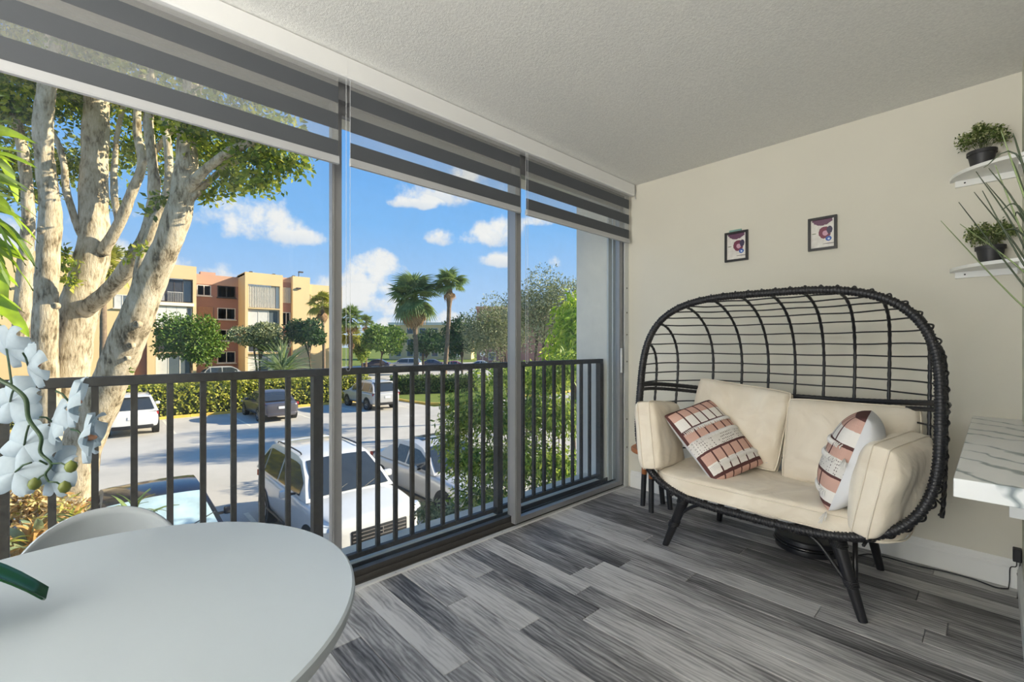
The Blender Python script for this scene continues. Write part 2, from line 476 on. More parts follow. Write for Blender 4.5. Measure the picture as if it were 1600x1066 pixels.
while y > -1.6:
    y0 = max(y - PW, -1.7)
    x = XW - (rnd_.random() * .9 + .1) + .0
    if row % 3 == 0: x = XW - .45 - .2 * rnd_.random()
    cur = XW
    first = XW + (x + PL - XW)
    ends = []
    e = first
    while e < XR: ends.append(e); e += PL
    ends.append(XR)
    for e in ends:
        if e - cur > .02:
            plank(round(cur, 2), round(e, 2), y0, y)
        cur = e
    y -= PW; row += 1
struct(MB().box((-2.62, -3.9, ZC), (5.0, YB + .2, ZC + .22)).build('ceiling', 'popcorn_ceiling'))
struct(MB().box((XW - .02, YB, -.25), (5.0, YB + .2, ZC)).build('wall_back', 'wall_paint'))
struct(MB().box((-2.59, YB, GZ), (XW - .02, YB + .2, ZC + .25)).build('wall_fin', 'ext_stucco'))
# wall between the balcony and the flat with the wide opening the camera stands in
wr = MB().box((XR, 1.35, -.012), (XR + .12, YB, ZC)).box((XR, -3.9, -.012), (XR + .12, -3.2, ZC)).box((XR, -3.2, 2.3), (XR + .12, 1.35, ZC))
struct(wr.build('wall_right', 'wall_paint'))
struct(MB().box((5.0, -3.9, -.25), (5.15, YB + .2, ZC)).build('wall_east', 'wall_paint'))
struct(MB().box((-2.05, -4.0, -.25), (5.15, -3.9, ZC)).build('wall_front', 'wall_paint'))
def baseboard(name, path):
    prof = [(0, 0), (.016, 0), (.016, .092), (.012, .100), (.012, .112), (.007, .122), (.004, .132), (0, .132)]
    (x0, y0), (x1, y1) = path
    mb = MB(); d = Vector((x1 - x0, y1 - y0, 0)).normalized(); nrm = Vector((d.y, -d.x, 0))
    vs = []
    for (bx, by) in path:
        for (a, z) in prof: vs.append((bx + nrm.x * a, by + nrm.y * a, z))
    n = len(prof)
    mb.add(vs, [(i, (i + 1) % n, n + (i + 1) % n, n + i) for i in range(n)] + [tuple(range(n)), tuple(range(2 * n - 1, n - 1, -1))])
    struct(mb.build(name, 'trim_white'))
baseboard('baseboard_back', ((XW + .03, YB), (XR, YB)))
baseboard('baseboard_right', ((XR, YB - .017), (XR, 1.37)))
# exterior beam above the window and the slab edge below it, the rest of the facade under the balcony
struct(MB().box((-2.59, -3.9, 2.415), (-2.22, YB, ZC)).build('trim_1', 'ext_stucco'))
struct(MB().box((-2.46, -3.9, GZ), (-2.30, YB, -.25)).build('wall_facade', 'ext_stucco'))

struct(MB().box((-2.50, -3.9, -.012), (-2.216, YB, .010)).build('trim_3', 'ledge_concrete'))

# ================================================================ sliding glass doors
# floor track: dark channel, pale threshold strip with screws
tk = thing('sliding_door_track', 'dark aluminium sliding door track with pale threshold strip and screws along floor', 'door track', (-2.1, 0, 0))
MB().box((-2.076, -2.6, 0), (-2.044, YB - .02, .006)).box((-2.050, -2.6, .006), (-2.044, YB - .02, .010)).build('threshold_strip', 'alu_light', tk)
MB().box((-2.105, -2.6, -.012), (-2.100, YB - .02, .030)).box((-2.100, -2.6, -.005), (-2.076, YB - .02, .003)).build('inner_channel', 'alu_dark', tk)
MB().box((-2.160, -2.6, -.012), (-2.155, YB - .02, .038)).box((-2.215, -2.6, -.012), (-2.208, YB - .02, .045)).box((-2.2075, -2.6, -.012), (-2.1605, YB - .02, .016)).box((-2.1545, -2.6, -.012), (-2.1055, YB - .02, .012)).build('outer_channel', 'alu_dark', tk)
sc = None
for k in range(13):
    yy = .15 + k * .24
    if sc is None:
        mb = MB().lathe([(.0, .0012), (.0045, .0012), (.0045, 0)], (0, 0, 0), 10); sc = mb.build('screw', 'screw', tk, world=False)
        sc.location = (.046, yy, .006)
    else: link_copy(sc, tk, (.046, yy, .006))
tag(tk)
struct(MB().box((-2.215, -2.6, 2.30), (-2.075, YB - .02, ZC)).build('trim_2', 'alu_frame'))
def panel(name, x, y0, y1, st=.052, label=None):
    z0, z1 = .02, 2.31
    root = thing(name, None, None, (x, (y0 + y1) / 2, z0)); root['kind'] = 'structure'
    for a in (y0, y1 - st):
        MB().box((x - .018, a, z0), (x + .018, a + st, z1)).box((x + .018, a + .006, z0), (x + .021, a + .012, z1)).build('stile', 'alu_frame', root)
    MB().box((x - .016, y0 + st, z0), (x + .016, y1 - st, z0 + .036)).box((x + .016, y0 + st, z0 + .031), (x + .019, y1 - st, z0 + .036)).build('bottom_rail', 'alu_dark' if x < -2.1 else 'alu_frame', root)
    MB().box((x - .016, y0 + st, z1 - .06), (x + .016, y1 - st, z1)).build('top_rail', 'alu_frame', root)
    MB().box((x - .003, y0 + st - .006, z0 + .031), (x + .003, y1 - st + .006, z1 - .055)).build('glass_pane', 'pane_glass', root)
    return root
panel('door_1', -2.185, -1.60, .878, .040)
p2 = panel('door_2', -2.132, .812, 2.005, .046)
p3 = panel('door_3', -2.080, 1.944, 3.150, .050)
# door pull and jamb
MB().bbox((-2.058, 3.105, .93), (-2.045, 3.125, 1.13), .004).build('pull_handle', 'alu_light', p3)
jb = thing('door_jamb', None, None, (-2.14, YB - .03, 0)); jb['kind'] = 'structure'
MB().box((-2.215, YB - .062, 0), (-2.20, YB - .002, 2.31)).box((-2.165, YB - .062, 0), (-2.155, YB - .002, 2.31)).box((-2.110, YB - .06, 0), (-2.104, YB - .002, 2.31)).box((-2.0565, YB - .055, 0), (-2.045, YB - .002, 2.31)).box((-2.20, YB - .012, 0), (-2.0565, YB - .002, 2.31)).build('jamb_frame', 'alu_light', jb)
for z in (.32, .55, 1.02, 1.24, 1.42, 1.62):
    MB().lathe([(.006, 0), (.006, .003), (0, .003)], (-2.0445, YB - .028, z), 10, axis='x').build('screw', 'screw', jb)

# ================================================================ zebra blinds
def blind(label, y0, y1, zb, cord_side, clear=False):
    r = thing('zebra_blind', label, 'blind', (-2.0, (y0 + y1) / 2, zb), 0, 'zebra blinds over the sliding glass doors')
    X = -2.005
    hr = MB().prism([(-1.975, 2.356), (-1.970, 2.362), (-1.970, 2.444), (-1.978, 2.449), (-2.06, 2.449), (-2.06, 2.372), (-1.99, 2.356)], y0 - .0137, y1 + .0137, 'y').build('headrail', 'blind_white', r)
    MB().tube([(-2.005, y0 + .02, 2.388), (-2.005, y1 - .02, 2.388)], .022, 14).build('roller_tube', 'blind_rail', hr, smooth=50)
    z = zb + .034
    dark = .072; sh = .049
    MB().prism([(X - .008, zb), (X + .008, zb), (X + .010, zb + .006), (X + .007, zb + .034), (X - .007, zb + .034), (X - .010, zb + .006)], y0 + .012, y1 - .012, 'y').build('bottom_rail', 'blind_rail', r)
    top = 2.366; k = 0
    while z < top - .004:
        hgt = dark if k % 2 == 0 else sh
        z1 = min(z + hgt, top)
        if k % 2 == 0: MB().box((X - .0008, y0 + .014, z), (X + .0008, y1 - .014, z1)).build('opaque_band', 'blind_dark', r)
        else: MB().box((X - .0003, y0 + .014, z), (X + .0003, y1 - .014, z1)).build('sheer_band', 'blind_sheer', r)
        z = z1; k += 1
    # pull cord: two strands of a looped chain
    for dy in (0, .018):
        yy = cord_side + dy
        MB().tube([(-1.985, yy, 2.36), (-1.985, yy, 1.05)], .0011, 6).build('cord', 'clear_plastic', r)
    MB().tube([(-1.985, cord_side, 1.05), (-1.985, cord_side + .004, 1.04), (-1.985, cord_side + .014, 1.04), (-1.985, cord_side + .018, 1.05)], .0011, 6).build('cord', 'clear_plastic', r)
    return r
blind('grey and white striped zebra blind over the glass left of the wide grey mullion', -1.30, .812, 1.968, -1.2)
blind('middle zebra blind with grey stripes between two mullions', .840, 1.945, 1.975, .846 - .02)
blind('short zebra blind with grey stripes beside the cream wall', 1.972, 3.165, 1.975, 1.962)
cd = MB().tube(smoothpath([(-1.975, 3.19, 2.44), (-1.972, 3.195, 2.40), (-1.974, 3.192, 2.36), (-1.97, 3.196, 2.335)], 5), .0022, 6).build('blind_cord', 'blind_rail')
tag(cd, 'short loose cord hanging from blind headrail at corner', 'cord')

# ================================================================ balcony railing outside the glass
pm('rail_black', lin(58, 56, 54), .55, metal=.2, var=.35, scale=60, bump=.2, bscale=200, bdist=.002)
rl = thing('balcony_railing', 'dark painted metal balcony railing with square balusters outside the glass doors', 'railing', (-2.3, 1.0, 0))
RZ = 1.037
MB().bbox((-2.322, -2.6, RZ - .036), (-2.278, 3.185, RZ), .003).build('top_rail', 'rail_black', rl)
MB().bbox((-2.315, -2.6, .030), (-2.285, 3.185, .058), .003).build('bottom_rail', 'rail_black', rl)
ya = [-0.002 - .1126 * k for k in range(1, 16)] + [-.002 + .1126 * k for k in range(0, 7)]
yb = [.917] + [1.026 + .1064 * k for k in range(9)]
yc = [2.117] + [2.244 + .111 * k for k in range(8)]
bs = MB().box((-.0105, -.0105, .058), (.0105, .0105, RZ - .036)).build('baluster', 'rail_black', rl, world=False)
first = True
for yy in ya + yb + yc:
    if first: bs.location = (0, yy - 1.0, 0); first = False
    else: link_copy(bs, rl, (0, yy - 1.0, 0))
for yy in (.808, 2.008, 3.163, -.92, -2.1):
    MB().box((-2.323, yy - .023, -.0), (-2.277, yy + .023, RZ - .0365)).build('post', 'rail_black', rl)
    MB().box((-2.335, yy - .045, -.012), (-2.265, yy + .045, .001)).build('post_foot', 'rail_black', rl)

# ================================================================ pictures
def picture(label, x0, x1, z0, z1):
    r = thing('framed_picture', label, 'picture', ((x0 + x1) / 2, YB, z0), 0, 'two small framed pictures on the cream wall')
    b = .014; y0, y1 = YB - .018, YB
    MB().box((x0, y0, z0), (x1, y1, z0 + b)).box((x0, y0, z1 - b), (x1, y1, z1)).box((x0, y0, z0 + b), (x0 + b, y1, z1 - b)).box((x1 - b, y0, z0 + b), (x1, y1, z1 - b)).build('frame', 'frame_black', r)
    MB().box((x0 + b, YB - .008, z0 + b), (x1 - b, YB - .002, z1 - b)).build('print', 'art_print', r)
    return r
pm('frame_black', lin(24, 22, 21), .4, var=.1)
m, t, o = newmat('art_print'); w = T(t)
vec = w.coord('Generated')
sp = w.n('ShaderNodeSeparateXYZ'); w.l(vec, sp.inputs[0])
gx, gz = sp.outputs['X'], sp.outputs['Z']
def disc(cx, cz, rx, rz, nz=.25):
    a = w.math('MULTIPLY', w.math('SUBTRACT', gx, cx), 1 / rx); b = w.math('MULTIPLY', w.math('SUBTRACT', gz, cz), 1 / rz)
    q = w.math('ADD', w.math('MULTIPLY', a, a), w.math('MULTIPLY', b, b))
    q = w.math('ADD', q, w.math('MULTIPLY', w.math('SUBTRACT', w.noise(vec, 7, 3), .5), nz * 4))
    return w.math('LESS_THAN', q, 1.0)
base = w.ramp(w.noise(vec, 5, 5, .6), [(.3, lin(205, 200, 192)), (.7, lin(232, 228, 220))])
c = w.mix(disc(.50, .98, .42, .20), base, lin(96, 58, 84))
c = w.mix(disc(.60, .52, .27, .21), c, lin(112, 40, 66))
c = w.mix(disc(.62, .50, .12, .09), c, lin(196, 150, 168))
c = w.mix(disc(.80, .60, .12, .14), c, lin(52, 42, 72))
c = w.mix(disc(.76, .30, .13, .085, .1), c, lin(44, 88, 168))
c = w.mix(disc(.77, .29, .05, .035, .05), c, lin(200, 218, 238))
c = w.mix(disc(.80, .13, .30, .012, .05), c, lin(70, 64, 66))
c = w.mix(disc(.14, .52, .10, .02, .15), c, lin(140, 146, 120))
w.bsdf(o, c, .35); M['art_print'] = m
p1 = picture('small framed abstract picture with teal paper sticking up behind its top edge', -1.272, -1.122, 1.728, 1.930)
picture('small black framed abstract picture nearer the corner shelves, no paper on top', -.776, -.630, 1.728, 1.926)
pm('teal_paper', lin(120, 160, 150), .7)
MB().box((-1.245, YB - .0060, 1.925), (-1.165, YB - .0005, 1.945)).build('paper_slip', 'teal_paper', p1)

# ================================================================ corner shelves
pm('shelf_white', lin(232, 232, 228), .4, var=.015)
def cshelf(label, z):
    r = thing('corner_shelf', label, 'shelf', (XR, YB, z), 0, 'white quarter round corner shelves')
    R = .245; n = 20
    poly = [(XR, YB)] + [(XR - R * math.cos(a), YB - R * math.sin(a)) for a in [PI / 2 * k / n for k in range(n + 1)]]
    MB().prism(poly, z - .016, z, 'z').build('shelf_board', 'shelf_white', r)
    MB().box((XR - .225, YB - .016, z - .046), (XR - .0, YB, z - .016)).build('wall_cleat', 'shelf_white', r)
    MB().box((XR - .016, YB - .225, z - .046), (XR, YB - .016, z - .016)).build('wall_cleat', 'shelf_white', r)
    MB().lathe([(.004, 0), (.004, -.0015), (0, -.0015)], (XR - .19, YB - .016, z - .030), 10, axis='y').build('screw', 'frame_black', r)
    return r
Z1, Z2 = 2.000, 1.540
cshelf('upper white quarter round corner shelf carrying a leafy potted plant', Z1)
cshelf('lower white quarter round corner shelf carrying a leafy potted plant', Z2)
pm('pot_black', lin(46, 46, 48), .5, var=.1)
pm('potting_soil', (.03, .022, .015), .95, var=.4, scale=90, bump=.5)
leafmat('boxwood', [lin(58, 78, 38), lin(78, 100, 48), lin(108, 126, 68), lin(150, 158, 106), lin(190, 194, 150)], trans=.2)
def potplant(label, x, y, z, seed):
    r = thing('potted_plant', label, 'plant', (x, y, z), 0, 'small potted plants on the corner shelves')
    MB().lathe([(.0, .002), (.036, 0), (.048, .068), (.053, .068), (.053, .085), (.048, .085), (.046, .078), (0, .078)], (x, y, z), 22).build('pot', 'pot_black', r, smooth=35)
    MB().lathe([(0, .080), (.0465, .0785)], (x, y, z), 16).build('soil', 'potting_soil', r)
    rg = random.Random(seed); cs = []; rr = []
    mb = MB()
    for k in range(26):
        a = rg.random() * 2 * PI; q = rg.random() ** .5 * .085; hh = .125 + .075 * (1 - q / .1) + rg.uniform(-.02, .02)
        c = Vector((x + q * math.cos(a) * .95, y + min(q * math.sin(a) * .8, YB - .03 - y), z + hh))
        c.x = min(c.x, XR - .035)
        cs.append(c); rr.append(rg.uniform(.020, .032))
        mb.tube([(x + .3 * (c.x - x) * .5, y + .3 * (c.y - y) * .5, z + .075), ((x + c.x) / 2, (y + c.y) / 2, z + .075 + (hh - .07) * .6), c], .0011, 5)
    mb.build('stems', 'stem_green', r)
    leafcloud('foliage', cs, rr, 1500, .013, 'boxwood', r, seed, 1.6, .35)
    return r
pm('stem_green', lin(70, 82, 40), .6, var=.2)
potplant('small bushy plant in black pot on the upper corner shelf', -.040, YB - .10, Z1, 3)
potplant('small bushy plant in black pot on the lower corner shelf', -.012, YB - .10, Z2, 8)

# ================================================================ marble shelf
m, t, o = newmat('marble'); w = T(t)
vec = w.coord('Object', (1.6, 1.0, 1.0))
wp = w.noise(w.coord('Object', (2.0, 1.5, 2)), 1.6, 4, .6)
sp = w.n('ShaderNodeSeparateXYZ'); w.l(vec, sp.inputs[0])
lin_ = w.math('ADD', w.math('MULTIPLY', w.math('ADD', sp.outputs['Y'], w.math('MULTIPLY', sp.outputs['X'], .35)), 5.2), w.math('MULTIPLY', wp, 2.6))
vein = w.math('ABSOLUTE', w.math('SUBTRACT', w.math('FRACT', lin_), .5))
wide_ = w.noise(w.coord('Object', (3, 3, 3)), 2.0, 2)
vein = w.math('SUBTRACT', vein, w.math('MULTIPLY', w.math('SUBTRACT', wide_, .45), .35))
c = w.ramp(vein, [(.0, lin(128, 138, 142)), (.05, lin(180, 188, 190)), (.10, lin(230, 233, 233)), (1, lin(240, 241, 240))])
w.bsdf(o, c, .22); M['marble'] = m
ms = thing('marble_shelf', 'floating white marble shelf with grey veins on the right wall', 'shelf', (.01, 2.45, .75))
MB().bbox((-.074, 1.675, .752), (XR, YB, .802), .002).build('slab', 'marble', ms)
for yy in (1.95, 2.9):
    MB().box((.03, yy - .02, .66), (XR, yy + .02, .752)).build('bracket', 'shelf_white', ms)

# ================================================================ power adapter and cable
pm('black_plastic', lin(26, 26, 28), .42, var=.1)
ad = thing('power_adapter', 'black plug-in power adapter on the wall above the baseboard', 'adapter', (.075, YB, .13))
MB().bbox((.060, YB - .045, .135), (XR - .001, YB, .195), .004).build('body', 'black_plastic', ad)
MB().tube(smoothpath([(.072, YB - .032, .136), (.070, YB - .035, .112), (.052, YB - .036, .100), (.050, YB - .036, .04), (.046, YB - .05, .004)], 6), .0022, 6).build('lead', 'black_plastic', ad, smooth='full')
MB().tube(smoothpath([(.083, YB - .04, .136), (.080, YB - .045, .095), (.074, YB - .05, .085), (.080, YB - .05, .05), (.076, YB - .06, .006), (.072, YB - .14, .004)], 6), .0022, 6).build('lead', 'black_plastic', ad, smooth='full')
cpts = [at(px, py, Z=.004) for px, py in ((1578, 929), (1556, 918), (1520, 905), (1480, 894), (1440, 886), (1410, 878), (1385, 871), (1355, 866), (1325, 872))]
cpts[0] = Vector((.046, YB - .05, .004))
cb = MB().tube(smoothpath(cpts, 6), .0032, 6).build('power_cable', 'black_plastic', None, smooth='full')
tag(cb, 'thin black cable lying on the floor along the white baseboard', 'cable')

# ================================================================ robot vacuum
pm('gloss_black', lin(18, 18, 20), .18, var=.1)
pm('satin_black', lin(30, 30, 33), .35, var=.1)
rv = thing('robot_vacuum', 'round black robot vacuum parked under the rattan loveseat', 'vacuum', (-.722, 2.962, 0))
MB().lathe([(.120, .006), (.158, .010), (.160, .030), (.158, .036), (.157, .060), (.160, .062), (.158, .078), (.150, .084), (0, .085)], (-.722, 2.962, 0), 48).build('body', 'satin_black', rv, smooth=30)
def arc(r, a0, a1, z, n=24): return [(-.722 + r * math.cos(a0 + (a1 - a0) * k / n), 2.962 + r * math.sin(a0 + (a1 - a0) * k / n), z) for k in range(n + 1)]
MB().tube(arc(.1595, -PI, 0, .046), .010, 6).build('bumper', 'gloss_black', rv, smooth='full')
MB().lathe([(.030, .085), (.032, .099), (.026, .103), (0, .103)], (-.722, 3.01, 0), 24).build('sensor_turret', 'gloss_black', rv, smooth=30)
for dx in (-.11, .11):
    MB().lathe([(0, -.012), (.032, -.012), (.032, .012), (0, .012)], (-.722 + dx, 2.962, .032), 16, axis='x').build('wheel', 'black_plastic', rv)

# ================================================================ wooden stool behind the loveseat
pm('teak', lin(178, 112, 70), .5, var=.18, scale=12, bump=.1, bscale=60)
pm('leg_black', lin(30, 32, 36), .45, var=.1)
st = thing('wooden_stool', 'small wooden stool with black dipped legs behind the loveseat arm', 'stool', (-1.64, 2.92, 0))
MB().lathe([(0, .395), (.150, .395), (.158, .402), (.158, .424), (.150, .430), (0, .430)], (-1.64, 2.90, 0), 32).build('seat', 'teak', st, smooth=30)
for (fx, fy), (tx, ty) in (((-1.722, 2.885), (-1.705, 2.89)), ((-1.612, 2.81), (-1.622, 2.83)), ((-1.645, 3.03), (-1.66, 2.99)), ((-1.55, 2.96), (-1.575, 2.94))):
    a = Vector((fx, fy, 0)); b = Vector((tx, ty, .395)); mpt = a.lerp(b, .58)
    lg = MB().tube([mpt, b], [.0185, .020], 12).build('leg', 'teak', st, smooth='full')
    MB().tube([a, mpt], [.0175, .0187], 12).build('leg_sleeve', 'leg_black', lg, smooth=40)

# ================================================================ rattan loveseat
pm('rattan_black', lin(32, 32, 35), .42, var=.25, scale=40, bump=.35, bscale=220, bdist=.003)
pm('leg_paint', lin(28, 28, 31), .35, var=.12)
EX, EZ, HW, HZ, NE = -.785, .875, .645, .540, 3.4
DEP = .60
def rim_y(z): return 2.28 + .15 * (z - .33)
def rho(x, z):
    zz = z if z > 0 else z * .58
    return ((abs(x) / HW) ** NE + (abs(zz) / HZ) ** NE) ** (1 / NE)
def basket(x, z):
    """point of the basket shell over rim coordinates (x, z measured from the rim's centre)"""
    r_ = min(1.0, rho(x, z))
    d = DEP * max(0.0, 1 - r_ ** 2.7) ** (1 / 2.1)
    k = 1 + .055 * math.sin(PI * min(1, d / DEP))
    kz = k if z > 0 else 1
    return Vector((EX + x * k, rim_y(EZ + z) + d, EZ + z * (1 + (kz - 1) * .25)))
def xmax(z): return HW * max(0, 1 - (abs(z if z > 0 else z * .58) / HZ) ** NE) ** (1 / NE)
def zmax(x): return HZ * max(0, 1 - (abs(x) / HW) ** NE) ** (1 / NE)
es = thing('rattan_loveseat', 'black rattan egg shaped loveseat with open woven canopy and splayed legs', 'loveseat', (EX, 2.6, 0))
def rimpt(t, off=0, back=0):
    c, s_ = math.cos(t), math.sin(t)
    x = (HW + off) * math.copysign(abs(c) ** (2 / NE), c); z = (HZ + off) * math.copysign(abs(s_) ** (2 / NE), s_)
    return Vector((EX + x, rim_y(EZ + z) + back, EZ + z))
def resample(P, n, closed=True):
    P = [Vector(p) for p in P]
    if closed: P = P + [P[0]]
    cum = [0]
    for a, b in zip(P, P[1:]): cum.append(cum[-1] + (b - a).length)
    out = []; j = 0
    for i in range(n):
        s_ = cum[-1] * i / (n if closed else n - 1)
        while j < len(P) - 2 and cum[j + 1] < s_: j += 1
        f = (s_ - cum[j]) / max(1e-9, cum[j + 1] - cum[j])
        out.append(P[j].lerp(P[j + 1], f))
    return out, cum[-1]
loop = [rimpt(2 * PI * k / 720) for k in range(720)]
lp, ln = resample(loop, 330)
rr = [.0160 + .0028 * (i % 2) for i in range(330)]
MB().tube(lp, rr, 10, closed=True).build('rim', 'rattan_black', es, smooth=70)
wrap = []
fine, _ = resample(loop, 3400)
for i, p in enumerate(fine):
    tdir = (fine[(i + 1) % 3400] - fine[i - 1]).normalized(); u = Vector((0, 1, 0)); w_ = tdir.cross(u).normalized(); u = w_.cross(tdir); a = 2 * PI * i / 3400 * 300
    wrap.append(p + (u * math.cos(a) + w_ * math.sin(a)) * .0172)
MB().tube(wrap, .0036, 4, closed=True).build('rim_wrap', 'rattan_black', es, smooth='full')
# wicker binding wound over the outer edge of the rim
base = [rimpt(2 * PI * k / 720, .010, .020) for k in range(720)]
bp, bl = resample(base, 1200)
hel = []
for i, p in enumerate(bp):
    tdir = (bp[(i + 1) % 1200] - bp[i - 1]).normalized()
    u = Vector((0, 1, 0)); w_ = tdir.cross(u).normalized(); a = 2 * PI * i / 1200 * 66
    hel.append(p + u * math.cos(a) * .020 + w_ * math.sin(a) * .014)
MB().tube(hel, .0038, 5, closed=True).build('wicker_binding', 'rattan_black', es, smooth='full')
lp2, _ = resample([rimpt(2 * PI * k / 720, .004, .034) for k in range(720)], 420)
MB().tube(lp2, [.0085 + .0015 * (i % 2) for i in range(420)], 7, closed=True).build('back_hoop', 'rattan_black', es, smooth=70)
# upright ribs
for k in range(-5, 6):
    x = .14 * k if abs(k) < 5 else math.copysign(.622, k)
    zt = zmax(x) * .995
    zs = [-.40 + (zt + .40) * (math.sin(PI / 2 * q / 40) ** .8) for q in range(41)]
    pts = [basket(x, z) for z in zs]
    pr, _ = resample(pts, 90, False)
    MB().tube(pr, [.0068 + .0014 * ((i // 2) % 2) for i in range(90)], 7).build('rib', 'rattan_black', es, smooth=70)
# horizontal weavers
for z in (.93, .985, 1.04, 1.10, 1.16, 1.218, 1.272, 1.315, 1.348, 1.375, 1.397, .80, .745, .69, .63, .57, .51):
    zz = z - EZ; xm = xmax(zz)
    n = 70
    pts = []
    for i in range(n + 1):
        s_ = math.sin(-PI / 2 + PI * i / n)
        p = basket(xm * s_ * .999, zz)
        p.z += .0016 * math.sin(i * .45 + z * 40)
        pts.append(p)
    MB().tube(pts, .0042, 6).build('weaver', 'rattan_black', es, smooth='full')
# waist beam: two woven rods around the back
for dz, rb in ((0, .0125), (-.027, .010)):
    pts = []
    for i in range(61):
        s_ = math.sin(-PI / 2 + PI * i / 60); z = .918 - .058 * (1 - abs(s_) ** 3) + dz
        pts.append(basket(xmax(z - EZ) * s_, z - EZ))
    pr, _ = resample(pts, 160, False)
    MB().tube(pr, [rb + .0013 * (i % 2) for i in range(160)], 8).build('waist_beam', 'rattan_black', es, smooth=70)
# seat deck
deck = [(EX + .46 * math.copysign(abs(math.cos(t)) ** .55, math.cos(t)), 2.60 + .30 * math.copysign(abs(math.sin(t)) ** .55, math.sin(t)), .335) for t in [2 * PI * k / 60 for k in range(60)]]
MB().tube(deck, .014, 8, closed=True).build('seat_hoop', 'rattan_black', es, smooth='full')
for k in range(11):
    xx = EX - .42 + .084 * k
    MB().tube([(xx, 2.31, .333), (xx, 2.89, .333)], .007, 6).build('seat_slat', 'rattan_black', es, smooth='full')
# legs with braces and rattan lashing
def leg(top, foot, r0=.027, r1=.017, lash=True):
    top, foot = Vector(top), Vector(foot)
    o_ = MB().tube([top, top.lerp(foot, .5), foot], [r0, (r0 + r1) / 2, r1], 14).build('leg', 'leg_paint', es, smooth=50)
    if lash:
        d = foot - top
        for f0 in (.02, .50):
            pts = []
            for i in range(60):
                f = f0 + .10 * i / 60; c = top + d * f; a = i / 60 * 2 * PI * 5
                rd = r0 + (r1 - r0) * f + .004
                pts.append(c + Vector((math.cos(a) * rd, math.sin(a) * rd, 0)))
            MB().tube(pts, .003, 5).build('lashing', 'rattan_black', o_, smooth='full')
    return o_
leg((-.470, 2.372, .318), (-.372, 2.345, 0), .030, .0175)
leg((-1.165, 2.395, .318), (-1.295, 2.415, 0), .030, .0175)
leg((-.445, 2.86, .322), (-.398, 2.960, 0), .026, .017, False)
leg((-1.145, 2.87, .322), (-1.234, 3.010, 0), .026, .017, False)
fz = .270
MB().tube(smoothpath([(-1.255, 2.408, .125), (-1.19, 2.395, .215), (-1.10, 2.385, .285), (-1.02, 2.38, .300), (-.80, 2.375, .300), (-.62, 2.370, .298), (-.545, 2.368, .280), (-.47, 2.362, .19), (-.405, 2.355, .105)], 6), .0095, 8).build('stretcher', 'leg_paint', es, smooth='full')
MB().tube([(-1.175, 2.45, .316), (-1.265, 2.42, .105)], .009, 8).build('brace', 'leg_paint', es, smooth='full')
MB().tube([(-.415, 2.44, .316), (-.400, 2.36, .105)], .010, 8).build('brace', 'leg_paint', es, smooth='full')

# ================================================================ cushions
m, t, o = newmat('cream_fabric'); w = T(t)
vec = w.coord('Object')
wr1 = w.noise(vec, 5, 3, .5, .8); wv = w.noise(vec, 420, 2, .5)
hh = w.math('ADD', w.math('MULTIPLY', wr1, 1.0), w.math('MULTIPLY', wv, .03))
w.bsdf(o, w.ramp(wr1, [(.3, lin(222, 210, 190)), (.7, lin(238, 229, 212))]), .85, normal=w.bump(hh, .55, .035), spec=.2, Sheen_Weight=.2); M['cream_fabric'] = m
pm('white_cotton', lin(226, 228, 233), .85, var=.03, scale=6, bump=.25, bscale=9, bdist=.02, spec=.2)
def cushion(name, label, cat, w_, h_, t_, M4, mats='cream_fabric', p=6.0, edge=.35, pinch=.04, seed=0, group=None, wr=.008, n=36, piping=True):
    """stuffed cushion: local X width, Z height, Y thickness (front at -Y)"""
    mb = MB()
    def side(sgn):
        def fn(a, b):
            u, v = 2 * a - 1, 2 * b - 1
            u = math.copysign(abs(u) ** .8, u); v = math.copysign(abs(v) ** .8, v)
            prof = max(0, (1 - abs(u) ** p)) ** .5 * max(0, (1 - abs(v) ** p)) ** .5
            th = t_ * .5 * (edge * (1 if prof > 0 else 0) + (1 - edge) * prof) if edge else t_ * .5 * prof
            if abs(u) >= .999 or abs(v) >= .999: th = t_ * .5 * edge
            cu = 1 - pinch * (1 - v * v); cv = 1 - pinch * (1 - u * u)
            rc = 1 - (.055 if w_ < 1 else .13) * (abs(u) * abs(v)) ** 4
            P = Vector((u * w_ / 2 * cu * rc, sgn * th, v * h_ / 2 * cv * rc))
            nz = mnoise.noise(Vector((P.x * 6 + seed, P.z * 6, sgn * 3.1 + seed))) * wr + mnoise.noise(Vector((P.x * 17 + seed, P.z * 9, sgn * 2 + seed))) * wr * .5
            P.y += sgn * nz * min(1, prof * 2)
            return P
        return fn
    mb.grid(side(-1), n, n, 0)
    k = len(mb.v)
    mb.grid(side(1), n, n, 1)
    if edge:
        N1 = n + 1
        ring = [i for i in range(n)] + [n + j * N1 for j in range(n)] + [n * N1 + n - i for i in range(n)] + [(n - j) * N1 for j in range(n)]
        q = len(ring)
        for i in range(q):
            a, b = ring[i], ring[(i + 1) % q]
            mb.f.append((a, b, k + b, k + a)); mb.mi.append(1)
        # round the side wall: add mid ring pushed outward
    mats = mats if isinstance(mats, (list, tuple)) else [mats, mats]
    bm_mesh = mb
    ob = bm_mesh.build(name, mats, None, smooth='full')
    ob.matrix_world = M4
    tag(ob, label, cat, group)
    md = ob.modifiers.new('soft', 'SUBSURF'); md.levels = 1; md.render_levels = 1
    if piping:
        N1 = n + 1
        for s0 in (0, k):
            ring = [i for i in range(n)] + [n + j * N1 for j in range(n)] + [n * N1 + n - i for i in range(n)] + [(n - j) * N1 for j in range(n)]
            pts = [Vector(mb.v[s0 + i]) for i in ring]
            MB().tube(pts, .0032, 6, closed=True).build('piping', mats[1], ob, smooth='full', world=False)
            if not edge: break
    return ob
